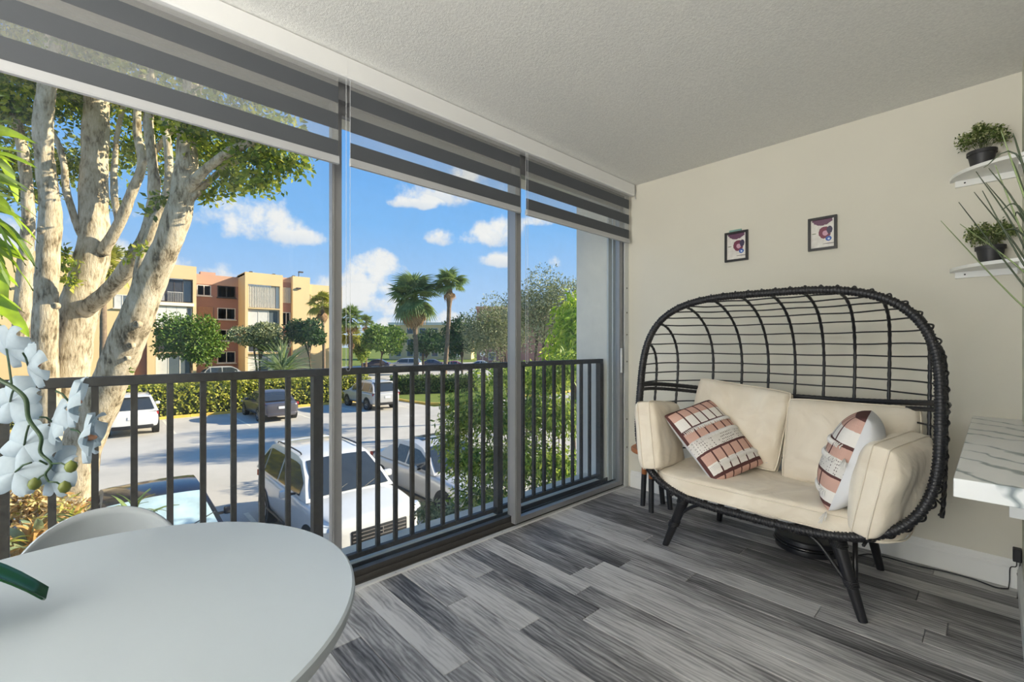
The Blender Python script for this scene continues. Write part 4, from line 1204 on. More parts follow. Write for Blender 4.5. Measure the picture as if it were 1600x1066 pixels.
    # lamps, grille, plates, mirrors
    for sgn in (1, -1):
        hl = [(Ln / 2 - .10, sgn * W * .54, hf - .15), (Ln / 2 - .26, sgn * W * .93, hf - .10), (Ln / 2 - .34, sgn * W * .955, hf - .015), (Ln / 2 - .14, sgn * W * .56, hf - .045)]
        hl = [Vector(p) for p in hl]
        mb = MB().add([p + Vector((.075, sgn * .050, .012)) for p in hl] + [p - Vector((.05, sgn * .02, 0)) for p in hl], [(0, 1, 2, 3), (0, 4, 5, 1), (1, 5, 6, 2), (2, 6, 7, 3), (3, 7, 4, 0)])
        mb.build('headlamp', 'lamp_clear', root, world=False)
        tl = [Vector(p) for p in ((-Ln / 2 + .12, sgn * W * .50, dk - .20), (-Ln / 2 + .26, sgn * W * .93, dk - .18), (-Ln / 2 + .26, sgn * W * .925, dk - .05), (-Ln / 2 + .14, sgn * W * .55, dk - .09))]
        mb = MB().add([p + Vector((-.06, sgn * .015, 0)) for p in tl] + [p + Vector((.05, -sgn * .02, 0)) for p in tl], [(0, 1, 2, 3), (0, 4, 5, 1), (1, 5, 6, 2), (2, 6, 7, 3), (3, 7, 4, 0)])
        mb.build('tail_lamp', 'lamp_red', root, world=False)
        mr_ = MB().bbox((X(ws + .62) - .05, sgn * (W + .02) - (.0 if sgn > 0 else .19), zb - .01), (X(ws + .62) + .06, sgn * (W + .02) + (.19 if sgn > 0 else .0), zb + .13), .035).build('wing_mirror', mat_, root, smooth=40, world=False)
        MB().box((X(ws + .62) - .01, min(sgn * (W - .09), sgn * (W + .04)), zb + .01), (X(ws + .62) + .03, max(sgn * (W - .09), sgn * (W + .04)), zb + .05)).build('mirror_arm', 'trim_black', mr_, world=False)
        MB().tube([(X(.9), sgn * (W + .004), zs + .10), (X(Ln - .9), sgn * (W + .004), zs + .10)], .022, 6).build('sill_trim', 'trim_black', root, smooth='full', world=False)
    gr = MB().bbox((Ln / 2 - .14, -W * .56, hf - .40), (Ln / 2 + .004, W * .56, hf - .13), .02).build('grille', 'trim_black', root, smooth=40, world=False)
    for k in range(4):
        MB().box((Ln / 2 - .0, -W * .53, hf - .37 + .062 * k), (Ln / 2 + .012, W * .53, hf - .355 + .062 * k)).build('grille_bar', 'chrome', gr, world=False)
    # square badge ring with an H shaped mark
    MB().box((Ln / 2 + .004, -.055, hf - .285), (Ln / 2 + .02, -.038, hf - .185)).box((Ln / 2 + .004, .038, hf - .285), (Ln / 2 + .02, .055, hf - .185)).box((Ln / 2 + .004, -.038, hf - .245), (Ln / 2 + .02, .038, hf - .228)).build('badge', 'chrome', gr, world=False)
    MB().bbox((Ln / 2 - .16, -W * .62, zs + .03), (Ln / 2 - .035, W * .62, zs + .16), .03).build('lower_grille', 'trim_black', root, smooth=40, world=False)
    MB().box((-Ln / 2 - .022, -.17, dk - .33), (-Ln / 2 + .02, .17, dk - .21)).build('number_plate', 'plate', root, world=False)
    MB().bbox((-Ln / 2 - .004, -W * .74, zs + .03), (-Ln / 2 + .2, W * .74, zs + .20), .04).build('rear_bumper', 'trim_black' if shape != 'sedan' else mat_, root, smooth=40, world=False)
    # wipers
    for y_ in (-.35, .25):
        MB().tube([(X(ws + .02), y_, zb + .06), (X(ws + .22), y_ + .48, zb + .20)], .008, 5).build('wiper', 'trim_black', root, world=False)
    if shape == 'suv':
        for sgn in (1, -1):
            MB().tube(smoothpath([(X(rf + .25), sgn * wt * .93, zr + .01), (X(rf + .4), sgn * wt * .93, zr + .055), (X(rr_ - .4), sgn * wt * .93, zr + .055), (X(rr_ - .2), sgn * wt * .93, zr + .01)], 4), .015, 6).build('roof_rail', 'trim_black', root, smooth='full', world=False)
        MB().bbox((X(rr_ + .16), -wt * .9, zr - .05), (X(rr_ - .1), wt * .9, zr - .005), .015).build('spoiler', mat_, root, smooth=40, world=False)
    if mat_ == 'paint_beige' and shape == 'sedan':
        MB().bbox((X(rf + .95), -.40, zr + .028), (X(rf + .38), .40, zr + .050), .008).build('sunroof', 'car_glass', root, smooth=40, world=False)
    if detail:
        MB().box((X(ws + .55), -W * .85, zb - .12), (X(ws + .45), W * .85, zb - .02)).build('dashboard', 'trim_black', root, world=False)
    proto[key] = root
    return root
NX = -9.55
car('white suv with its bonnet facing the balcony, between the black and the silver car', 'suv', 'paint_white', (NX, 3.62, GZ), 0)
car('silver sedan with dark sunroof parked beside the white suv, behind green shrub', 'sedan', 'paint_beige', (-9.65, 6.45, GZ), 0)
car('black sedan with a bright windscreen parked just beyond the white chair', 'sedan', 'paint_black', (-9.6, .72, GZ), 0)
car('white suv seen from behind, parked nose-in at the hedge beside the big tree', 'suv', 'paint_white', (-27.0, 1.15, GZ), PI)
car('dark grey sedan parked nose-in at the yellow-green hedge', 'sedan', 'paint_grey', (-27.0, 6.95, GZ), PI)
car('silver suv parked nose-in at the end of the hedge near the grass island', 'suv', 'paint_silver', (-26.9, 12.75, GZ), PI)
# far road: cars side-on
def fcar(label, px, shape, mat_, D, flip=0):
    p = at(px, 560, D=D); car(label, shape, mat_, (p.x, p.y, GZ), YAW + PI + flip, False)
fcar('silver minivan parked side-on across the far road between the palms', 634, 'van', 'paint_silver', 72)
fcar('dark blue car parked behind the silver minivan on the far road', 588, 'sedan', 'paint_blue', 76)
fcar('dark grey sedan on the far road beside the slim palm', 672, 'sedan', 'paint_grey', 76)
fcar('red car on the far road beside the slim palm', 706, 'sedan', 'paint_red', 68)
fcar('white car on the far road near the round road signs', 748, 'sedan', 'paint_white', 70)
p = at(355, 570, D=47); car('silver car parked close to the foot of the brick apartment wall', 'suv', 'paint_silver', (p.x, p.y, GZ), PI / 2, False)

# round road signs on posts
pm('sign_white', lin(232, 232, 228), .5); pm('sign_face', lin(236, 232, 226), .5); pm('sign_red', lin(186, 56, 50), .5); pm('sign_pole', lin(150, 150, 148), .5, metal=.5)
for (px, py, D, lab, mt) in ((703, 552, 62, 'round white road sign with dark bar beside the far road', 'trim_black'), (715, 555, 60, 'plain round white road sign beside the far road', None), (754, 553, 58, 'round white road sign with red centre near the brick building', 'sign_red')):
    p = at(px, py, D=D); r = thing('road_sign', lab, 'sign', (p.x, p.y, GZ), YAW)
    top_ = p.z - GZ
    MB().tube([(0, 0, 0), (0, 0, top_ + .3)], .035, 8).build('post', 'sign_pole', r, world=False)
    pl_ = MB().lathe([(0, -.05), (.34, -.05), (.34, -.08), (0, -.08)], (0, 0, top_), 24, axis='y').build('plate', 'sign_face', r, world=False)
    if mt: MB().box((-.06, -.095, top_ - .2), (.06, -.082, top_ + .2)).build('mark', mt, pl_, world=False)

# ================================================================ hedges
leafmat('hedge_leaf', [lin(92, 110, 30), lin(150, 158, 50), lin(190, 186, 74), lin(214, 206, 104)], trans=.3)
leafmat('hedge_dark', [lin(48, 72, 34), lin(78, 104, 48), lin(112, 132, 66), lin(150, 160, 90)], trans=.25)
pm('hedge_core', lin(44, 58, 26), .95, var=.3, scale=2)
def hedge(label, a, b, h, wd, mat_, seed, dens=260, size=.16):
    a, b = Vector((a[0], a[1], 0)), Vector((b[0], b[1], 0)); d = (b - a); L_ = d.length; d.normalize(); nr = Vector((-d.y, d.x, 0))
    r = thing('hedge', label, 'hedge', (a.x, a.y, GZ))
    mb = MB(); n_ = max(4, int(L_ / .8)); vs = []
    for k in range(n_ + 1):
        p = a + d * (L_ * k / n_); hh = h * (.93 + .05 * mnoise.noise(p * .7)); q = wd * .42
        for (s_, z) in ((-1, -.02), (-1.05, .5), (-.8, .9), (0, .95), (.8, .9), (1.05, .5), (1, -.02)):
            vs.append((p.x + nr.x * q * s_, p.y + nr.y * q * s_, GZ + z * hh))
    mb.add(vs, [(i * 7 + k, i * 7 + (k + 1) % 7, (i + 1) * 7 + (k + 1) % 7, (i + 1) * 7 + k) for i in range(n_) for k in range(7)] + [tuple(range(7)), tuple(range(n_ * 7, n_ * 7 + 7))])
    mb.build('hedge_core', 'hedge_core', r, smooth='full')
    rg_ = np.random.default_rng(seed); cnt = int(L_ * dens)
    s = rg_.random(cnt) * L_; ang = rg_.random(cnt) * PI * 1.0
    side = np.cos(ang); up = np.sin(ang)
    rad = .94 + .12 * rg_.random(cnt)
    off = np.sign(side) * np.abs(side) ** .45 * wd * .5 * rad; zz = np.abs(up) ** .45 * h * rad
    zz = np.where(rg_.random(cnt) < .55, rg_.random(cnt) * h, zz); off = np.where(zz < h * .88, np.sign(off) * wd * .5 * rad, off)
    P = np.stack([a.x + d.x * s + nr.x * off, a.y + d.y * s + nr.y * off, GZ + zz], 1)
    out = np.stack([nr.x * np.sign(off), nr.y * np.sign(off), np.full(cnt, .6)], 1)
    ax = rg_.normal(size=(cnt, 3)) * .8 + out * .4; ax /= np.linalg.norm(ax, axis=1)[:, None]
    nn = rg_.normal(size=(cnt, 3)) * .6 + out; sd_ = np.cross(ax, nn); sd_ /= np.linalg.norm(sd_, axis=1)[:, None]; nn = np.cross(sd_, ax)
    Ls = size * (.7 + .6 * rg_.random(cnt))[:, None]
    leafmesh('foliage', P, ax, sd_, nn, Ls, Ls / 1.7, mat_, r)
    return r
hedge('long clipped yellow-green hedge behind the parked cars', (-30.6, -12), (-30.6, 14.2), 1.85, 1.3, 'hedge_leaf', 2, 520, .17)
p, q = at(610, 618, D=36), at(745, 612, D=38)
hedge('darker clipped hedge on the grass island', (p.x, p.y), (q.x, q.y), 1.35, 1.2, 'hedge_dark', 5, 520, .17)

# ================================================================ apartment building across the lot
def stucco(name, col):
    pm(name, col, .9, var=.04, scale=.4, bump=.1, bscale=30, bdist=.01)
stucco('bld_cream', lin(226, 196, 146)); stucco('bld_orange', lin(216, 152, 104)); stucco('bld_white', lin(228, 224, 214)); stucco('bld_tan', lin(200, 158, 132))  # last one: pinkish tan for parapets, bay shutters, roof box and cornice
m, t, o = newmat('bld_brick'); w = T(t)
br = w.n('ShaderNodeTexBrick'); br.inputs['Scale'].default_value = 3.0
br.inputs['Color1'].default_value = (*lin(168, 126, 110), 1); br.inputs['Color2'].default_value = (*lin(150, 106, 94), 1); br.inputs['Mortar'].default_value = (*lin(180, 140, 122), 1)
cx_ = w.n('ShaderNodeTexCoord'); mpn = w.n('ShaderNodeMapping'); mpn.inputs['Rotation'].default_value = (0, PI / 2, PI / 2); w.l(cx_.outputs['Object'], mpn.inputs['Vector'])
w.l(mpn.outputs[0], br.inputs['Vector'])
w.bsdf(o, w.mix(.6, br.outputs['Color'], lin(160, 116, 100)), .9); M['bld_brick'] = m
pm('bld_glass', lin(96, 106, 112), .08, var=.15, scale=.6, spec=.7); pm('bld_glass_dark', lin(62, 62, 66), .1, var=.2, scale=.6, spec=.6)
pm('bld_frame', lin(214, 208, 198), .6); pm('bld_frame_dark', lin(66, 58, 54), .6)
pm('shutter', lin(222, 216, 204), .6, var=.05, scale=2); pm('curtain', lin(206, 204, 198), .8, var=.06, scale=3)
BX = -62.0
ab = thing('apartment_building', 'four storey cream stucco and brick apartment block across the parking lot', 'building', (BX, 8, GZ))
def bw(name, mat_, lo, hi): return MB().box(lo, hi).build(name, mat_, ab)
RX = -65.6
bw('brick_wall', 'bld_brick', (RX - 8, -18, GZ), (RX, 25.3, 8.55))
MB().box((RX - 8, 8.43, 8.55), (RX + .05, 13.31, 9.75)).build('parapet', 'bld_tan', ab)
def block(y0, y1, top_, holes, x=BX):
    """stucco front with real openings (y0, y1, z0, z1), built as piers and spandrels around them"""
    mb = MB(); hs = sorted(holes)
    ys = sorted(set([y0, y1] + [h[0] for h in hs] + [h[1] for h in hs]))
    for a, b in zip(ys, ys[1:]):
        col = sorted([h for h in hs if h[0] <= a + 1e-6 and h[1] >= b - 1e-6], key=lambda h: h[2])
        z = GZ
        for h in col:
            if h[2] > z: mb.box((x - .35, a, z), (x, b, h[2]))
            z = h[3]
        if z < top_: mb.box((x - .35, a, z), (x, b, top_))
    mb.box((RX - .5, y0, GZ), (x - .35, y0 + .3, top_)); mb.box((RX - .5, y1 - .3, GZ), (x - .35, y1, top_))
    mb.box((RX - 1.5, y0, top_ - .35), (x - .35, y1, top_ - .1))
    return mb.build('wall', 'bld_cream', ab)
def win(y0, y1, z0, z1, x, n=2, glass='bld_glass', fr='bld_frame', inset=.12, sill=False):
    f = MB().box((x - inset - .06, y0, z0), (x - inset, y1, z0 + .09)).box((x - inset - .06, y0, z1 - .09), (x - inset, y1, z1))
    for k in range(n + 1):
        yy = y0 + (y1 - y0 - .09) * k / n; f.box((x - inset - .06, yy, z0 + .09), (x - inset, yy + .09, z1 - .09))
    if sill: f.box((x - inset, y0 - .1, z0 - .12), (x + .12, y1 + .1, z0))
    wo_ = f.build('window', fr, ab)
    for k in range(n):
        a = y0 + (y1 - y0 - .09) * k / n + .09; b = y0 + (y1 - y0 - .09) * (k + 1) / n
        MB().box((x - inset - .05, a, z0 + .09), (x - inset - .03, b, z1 - .09)).build('pane', glass if not isinstance(glass, (list, tuple)) else glass[k % len(glass)], wo_)
def slats(y0, y1, z0, z1, x, n, mat_='shutter'):
    """accordion shutter: upright folded slats"""
    s_ = (y1 - y0) / n
    ms_ = MB().prism([(0, 0), (.10, s_ * .5), (0, s_ - .03), (-.05, s_ * .5)], 0, z1 - z0, 'z').mesh('shutter_slat', mat_)
    for k in range(n):
        ob = bpy.data.objects.new('shutter_slat', ms_); COL.objects.link(ob); ob.parent = ab; ob.location = Vector((x, y0 + s_ * k, z0)) - ab.location
# left block with a stack of loggias
LH = [(4.75, 8.10, 5.90, 8.55), (4.75, 8.10, 3.05, 5.45), (4.75, 8.10, .35, 2.95), (4.75, 8.10, GZ + .1, .20), (3.0, 4.05, 4.0, 7.6), (3.0, 4.05, GZ + .3, 3.6)]
block(-14, 8.43, 10.08, LH)
win(4.80, 8.05, 5.95, 8.5, BX - .25, 4, ['curtain', 'bld_glass_dark', 'bld_glass_dark', 'bld_glass'], 'bld_frame_dark')
bw('slab', 'bld_white', (BX - .2, 4.6, 5.5), (BX + .12, 8.2, 5.85))
rb_ = MB()
for k in range(9): rb_.box((BX - .12, 5.85 + k * .16, 5.95), (BX - .09, 5.88 + k * .16, 7.0))
rb_.box((BX - .13, 5.8, 7.0), (BX - .08, 7.2, 7.06)).build('balcony_rail', 'bld_frame', ab)
for k in range(3): bw('panel', 'bld_white', (BX - .22, 4.80 + k * .92, 3.1), (BX - .14, 5.69 + k * .92, 5.42))
win(7.55, 8.05, 3.1, 5.4, BX - .2, 1, 'bld_glass')
win(4.80, 8.05, .4, 2.9, BX - .2, 3, 'bld_glass_dark', 'bld_frame_dark')
win(4.80, 8.05, GZ + .15, .15, BX - .2, 3, ['curtain', 'bld_glass', 'bld_glass'], 'bld_frame')
bw('recess_wall', 'bld_brick', (BX - .9, 2.9, GZ), (BX - .5, 4.2, 7.7))
win(3.05, 4.0, 5.2, 6.9, BX - .5, 1, 'bld_glass'); win(3.05, 4.0, -1.2, .4, BX - .5, 1, 'bld_glass')
for (yy, zz) in ((-1.9, -.9), (-1.9, 1.9), (1.4, 5.0), (-5.4, 6.6), (-5.4, 3.8), (-8, 6.6)):
    win(yy, yy + 1.3, zz, zz + 1.4, BX + .10, 2, ['curtain', 'bld_glass'], 'bld_frame', .05, True)
# recessed brick bay: two columns of windows, four storeys
for r_, zc_ in enumerate((7.80, 5.05, 2.35, -.40)):
    if r_ == 1: slats(9.0, 10.6, zc_ - .7, zc_ + .75, RX + .06, 12, 'bld_tan')
    else: win(8.95, 10.4, zc_ - .65, zc_ + .65, RX + .08, 2, ['bld_glass', 'curtain'], 'bld_frame', .05, True)
    win(11.05, 13.0, zc_ - .72, zc_ + .72, RX + .08, 2, ['bld_glass', 'bld_glass'] if r_ in (0,) else ['curtain', 'curtain'] if r_ in (1, 2) else ['bld_glass', 'bld_glass_dark'], 'bld_frame_dark' if r_ == 0 else 'bld_frame', .05, True)
# right block
RH = [(13.62, 17.20, 5.75, 8.6), (13.62, 17.20, 3.0, 5.60), (13.62, 17.20, .2, 2.85), (13.62, 17.20, GZ + .1, .05)]
block(13.31, 17.56, 10.06, RH)
slats(13.66, 16.75, 5.8, 8.55, BX - .3, 17); bw('panel', 'bld_white', (BX - .33, 16.8, 5.8), (BX - .25, 17.18, 8.55))
win(13.66, 17.15, 3.05, 5.55, BX - .2, 3, ['curtain', 'curtain', 'bld_glass'], 'bld_frame'); win(13.66, 17.15, .25, 2.8, BX - .2, 3, 'bld_glass_dark', 'bld_frame'); win(13.66, 17.15, GZ + .2, .0, BX - .2, 3, ['curtain', 'bld_glass'], 'bld_frame')
# narrow bay, stair wall and end wall
bw('brick_wall', 'bld_brick', (BX - 2, 17.56, GZ), (BX - .7, 18.75, 9.3))
bw('parapet', 'bld_tan', (BX - 2, 17.56, 9.3), (BX - .7, 18.75, 9.9))
slats(17.65, 18.7, 6.6, 8.6, BX - .62, 7); win(17.65, 18.65, 3.6, 5.4, BX - .55, 2, ['curtain', 'bld_glass'], 'bld_frame'); win(17.65, 18.65, .8, 2.4, BX - .55, 2, ['curtain', 'bld_glass'], 'bld_frame')
bw('stair_wall', 'bld_cream', (BX - 4, 18.75, GZ), (BX, 20.9, 10.1))
bw('end_wall', 'bld_cream', (BX - 8, 20.9, GZ), (BX - .25, 25.3, 9.25))
for (yy, zz) in ((19.2, 8.45), (22.6, 7.75)):
    MB().box((BX - .25 if yy > 21 else BX, yy, zz), (BX + .25, yy + .5, zz + .18)).build('wall_lamp', 'bld_frame_dark', ab)
bw('downpipe', 'bld_frame_dark', (BX - .25, 20.92, GZ), (BX - .13, 21.02, 7.9))
for (yy, zz, h_) in ((14.0, 10.05, .25), (16.6, 10.05, .22), (19.0, 10.1, .2)):
    MB().box((BX - 1.2, yy, zz), (BX - .8, yy + .3, zz + h_)).build('roof_vent', 'bld_frame_dark', ab)
MB().box((BX - 1.5, 19.9, 10.1), (BX - 1.42, 19.98, 10.9)).build('lamp_post', 'bld_frame_dark', ab)
MB().box((BX - 1.6, 19.9, 10.85), (BX - 1.2, 20.45, 11.0)).build('flood_lamp', 'bld_frame_dark', ab)
MB().box((RX - 3, 9.6, 9.7), (RX - 2, 11.2, 10.35)).build('roof_box', 'bld_tan', ab)
bw('roof', 'concrete', (RX - 8, -18, 8.6), (RX - .3, 25.2, 8.75))

# distant blocks behind the trees
b2 = thing('brick_building', 'brown brick building half hidden behind the grey-green trees', 'building', (*at(790, 540, D=84).xy, GZ), YAW)
MB().box((-5.4, 0, 0), (12, 8, 10.6)).build('wall', 'bld_brick', b2, world=False); MB().box((-5.6, -.2, 10.6), (12.2, 8.2, 11.1)).build('cornice', 'bld_tan', b2, world=False)
for k in range(3):
    f_ = MB().box((-3.2, -.06, 1 + 3 * k), (-1.8, 0, 2.5 + 3 * k)).build('window', 'bld_frame', b2, world=False); MB().box((-3.1, -.08, 1.1 + 3 * k), (-1.9, -.06, 2.4 + 3 * k)).build('pane', 'bld_glass', f_, world=False)
b3 = thing('far_building', 'pale yellow low building far behind the slim palm', 'building', (*at(672, 540, D=120).xy, GZ), YAW)
MB().box((-11, 0, 0), (11, 10, 9.2)).build('wall', 'bld_cream', b3, world=False); MB().box((-11.2, -.2, 9.2), (11.2, 10.2, 9.9)).build('cornice', 'bld_white', b3, world=False)
for k in range(6):
    for q_ in range(3):
        f_ = MB().box((-9.5 + 3.3 * k, -.06, .8 + 3 * q_), (-7.8 + 3.3 * k, 0, 2.4 + 3 * q_)).build('window', 'bld_frame', b3, world=False); MB().box((-9.4 + 3.3 * k, -.08, .9 + 3 * q_), (-7.9 + 3.3 * k, -.06, 2.3 + 3 * q_)).build('pane', 'bld_glass', f_, world=False)

# ================================================================ trees and plants
m, t, o = newmat('bark_pale'); w = T(t)
vec = w.coord('Object', (1, 1, .35))
b1 = w.noise(vec, 6, 6, .65, .4); b2 = w.noise(w.coord('Object', (1, 1, .25)), 22, 5, .7); b3 = w.noise(w.coord('Object'), 2.2, 3)
f = w.math('ADD', w.math('MULTIPLY', b1, .5), w.math('ADD', w.math('MULTIPLY', b2, .35), w.math('MULTIPLY', b3, .25)))
c = w.ramp(f, [(.40, (.05, .04, .022)), (.47, (.22, .17, .10)), (.54, (.50, .41, .27)), (.68, (.72, .62, .45))])
w.bsdf(o, c, .95, normal=w.bump(b2, .9, .03), spec=.1); M['bark_pale'] = m
pm('bark_dark', lin(92, 78, 62), .95, var=.4, scale=8, bump=.8, bscale=14, bdist=.03)
pm('palm_bark', lin(132, 112, 92), .95, var=.3, scale=5, bump=.6, bscale=12, bdist=.03)
leafmat('leaf_big_tree', [lin(70, 96, 26), lin(112, 136, 36), lin(156, 170, 50), lin(200, 198, 84)], trans=.5)
leafmat('leaf_green', [lin(60, 92, 34), lin(98, 132, 50), lin(140, 160, 74)], trans=.3)
leafmat('leaf_dark', [lin(40, 68, 40), lin(60, 92, 50), lin(92, 120, 66)], trans=.25)
leafmat('leaf_olive', [lin(86, 98, 70), lin(120, 130, 92), lin(156, 162, 118), lin(184, 186, 146)], trans=.25)
leafmat('leaf_bright', [lin(110, 150, 30), lin(156, 190, 44), lin(196, 214, 72), lin(222, 230, 110)], trans=.5)
leafmat('leaf_shrub', [lin(66, 98, 40), lin(108, 140, 56), lin(158, 178, 78), lin(204, 212, 116)], trans=.45)
pm('frond_green', lin(132, 152, 88), .5, var=.3, scale=3); pm('frond_pale', lin(156, 170, 128), .5, var=.2, scale=3); pm('frond_yellow', lin(176, 174, 70), .5, var=.25, scale=3)
pm('frond_dead', lin(176, 142, 104), .9, var=.3, scale=4); pm('leaf_broad', lin(150, 176, 36), .45, var=.35, scale=4); pm('leaf_dry', lin(206, 164, 98), .8, var=.3, scale=6)
def soft_leaf(n):
    mm = M[n]; tt = mm.node_tree; p = [x for x in tt.nodes if x.type == 'BSDF_PRINCIPLED'][0]; out = [x for x in tt.nodes if x.type == 'OUTPUT_MATERIAL'][0]
    w = T(tt); tr = w.n('ShaderNodeBsdfTranslucent'); tt.links.new(p.inputs['Base Color'].links[0].from_socket, tr.inputs['Color'])
    mx = w.n('ShaderNodeMixShader'); mx.inputs[0].default_value = .35; w.l(p.outputs[0], mx.inputs[1]); w.l(tr.outputs[0], mx.inputs[2]); w.l(mx.outputs[0], out.inputs['Surface'])
for n_ in ('frond_green', 'frond_pale', 'frond_yellow', 'leaf_broad', 'leaf_dry'): soft_leaf(n_)

def limb(path, r0, r1, seed=0, rough=.10):
    P = smoothpath(path, 10); n = len(P); R = []
    for i, p in enumerate(P):
        f = i / (n - 1); R.append(.76 * (r0 + (r1 - r0) * f) * (1 + rough * mnoise.noise(p * 1.7 + Vector((seed, 0, 0)))))
    return P, R
def limb_mesh(path, r0, r1, seed=0, seg=14, knots=0):
    P, R = limb(path, r0, r1, seed)
    mb = MB().tube(P, R, seg)
    # uneven bark
    out = []
    for v in mb.v:
        q = Vector(v); d = mnoise.noise(q * 3.5 + Vector((seed, 3, 1))) * .02 + mnoise.noise(q * 9 + Vector((seed, 7, 2))) * .010
        out.append((q.x + d, q.y + d * .7, q.z))
    mb.v = out
    return mb
# ---- the big many-stemmed tree beside the balcony
TD = 10.4
def tp(px, py, d=TD): return at(px, py, D=d)
g0 = tp(90, 790); g0.z = GZ
tr_ = thing('shade_tree', 'big spreading tree with several pale mottled trunks beside the balcony', 'tree', g0)
def gb(px, d): q = at(px, 700, D=d); q.z = GZ - .05; return q
T1 = [gb(82, 10.0), tp(78, 660, 10.0), tp(70, 560, 9.9), tp(72, 470, 9.8), tp(76, 390, 9.8), tp(79, 330, 9.8), tp(71, 260, 9.7), tp(67, 200, 9.6), tp(74, 130, 9.5), tp(84, 40, 9.5), tp(80, -80, 9.4)]
T2 = [gb(98, 10.6), tp(100, 660, 10.6), tp(106, 580, 10.6), tp(118, 510, 10.6), tp(134, 440, 10.7), tp(147, 385, 10.8), tp(146, 310, 10.9), tp(149, 220, 11), tp(152, 130, 11), tp(158, 20, 11), tp(170, -120, 11)]
T3 = [gb(104, 9.9), tp(128, 700, 9.8), tp(160, 625, 9.7), tp(188, 560, 9.6), tp(212, 500, 9.5), tp(236, 440, 9.5), tp(262, 380, 9.4), tp(281, 325, 9.4), tp(291, 265, 9.4), tp(293, 205, 9.4), tp(300, 140, 9.4), tp(312, 30, 9.4), tp(330, -80, 9.4)]
limb_mesh(T1, .31, .17, 1).build('trunk', 'bark_pale', tr_, smooth='full')
limb_mesh(T2, .58, .24, 2).build('trunk', 'bark_pale', tr_, smooth='full')
limb_mesh(T3, .50, .16, 3).build('trunk', 'bark_pale', tr_, smooth='full')
BR = [([tp(132, 485, 10.5), tp(168, 455, 10.3), tp(202, 415, 10.1), tp(226, 372, 10), tp(238, 330, 10), tp(240, 270, 10), tp(232, 190, 10), tp(240, 90, 10)], .25, .10),
      ([tp(215, 470, 9.7), tp(222, 410, 9.8), tp(240, 350, 9.9), tp(262, 300, 10), tp(262, 230, 10), tp(250, 140, 10)], .17, .09),
      ([tp(285, 305, 9.4), tp(318, 268, 9.2), tp(360, 236, 9.0), tp(398, 220, 8.9), tp(440, 196, 8.8)], .15, .06),
      ([tp(297, 312, 9.4), tp(330, 280, 9.6), tp(362, 256, 9.7), tp(400, 246, 9.8)], .11, .04),
      ([tp(140, 395, 10.7), tp(120, 350, 10.6), tp(104, 300, 10.5), tp(96, 240, 10.5), tp(60, 160, 10.5)], .12, .07),
      ([tp(160, 395, 10.7), tp(186, 350, 10.6), tp(206, 300, 10.5), tp(222, 255, 10.5), tp(214, 190, 10.5), tp(225, 100, 10.5)], .17, .09),
      ([tp(222, 258, 10.5), tp(246, 232, 10.4), tp(268, 205, 10.3), tp(300, 190, 10.2)], .10, .05),
      ([tp(30, 560, 11.4), tp(36, 470, 11.4), tp(40, 400, 11.3), tp(44, 330, 11.2), tp(36, 240, 11.1), tp(20, 160, 11)], .24, .12),
      ([tp(185, 355, 10.6), tp(178, 290, 10.8), tp(182, 220, 10.9), tp(196, 150, 11)], .10, .06)]
for k, (pth, a, b) in enumerate(BR): limb_mesh(pth, a, b, 10 + k, 11).build('branch', 'bark_pale', tr_, smooth='full')
# pruned knots on the leaning trunk
for (px, py, d, s_) in ((214, 507, 9.27, .075), (204, 540, 9.33, .065), (198, 560, 9.35, .05), (86, 478, 9.62, .07), (64, 360, 9.62, .08)):
    q = tp(px, py, d); MB().lathe([(0, -.10), (s_, -.06), (s_ * 1.05, .02), (s_ * .6, .05), (s_ * .45, .01), (0, 0)], (0, 0, 0), 12).xf(Matrix.Translation(q) @ Matrix.Rotation(PI / 2, 4, Vector((FWD[1], -FWD[0], 0)))).build('knot', 'bark_pale', tr_, smooth='full')
blobs = [(20, 170, 11, 1.1), (40, 110, 10, 1.2), (110, 150, 11.5, 1.0), (180, 150, 11.8, 1.0), (250, 180, 11.2, .9), (300, 230, 10.8, .75), (345, 250, 9.9, .75), (395, 235, 9.2, .70), (430, 255, 9.2, .55), (465, 258, 9.2, .38), (410, 285, 9.3, .45), (365, 285, 9.6, .5),
         (330, 305, 9.8, .35), (300, 190, 9.0, .7), (360, 190, 9.0, .8), (430, 205, 8.8, .6), (150, 250, 12.3, .8), (215, 235, 12, .8), (100, 260, 12.4, .8), (265, 270, 11.5, .6), (120, 60, 10, 1.4), (220, 70, 10, 1.4), (330, 90, 9.5, 1.3), (420, 120, 9, 1.0), (20, 0, 10, 1.6), (160, -60, 10.5, 1.8), (320, -40, 10, 1.6), (450, 40, 9, 1.0),
         (-80, 130, 10.5, 1.5), (-150, 40, 10, 1.8), (252, 312, 9.3, .25), (238, 335, 9.2, .18), (225, 390, 9.6, .2), (105, 415, 10.2, .3), (112, 440, 10.2, .22), (95, 395, 10.3, .25), (196, 395, 9.8, .18), (200, 580, 9.1, .10), (40, 300, 12, .7), (20, 250, 12, .8), (180, 320, 11.8, .3)]
leafcloud('foliage', [tp(a, b, d) for (a, b, d, r) in blobs], [(r, r, r * .72) for (_, _, _, r) in blobs], 46000, .135, 'leaf_big_tree', tr_, 4, 1.7, .15)

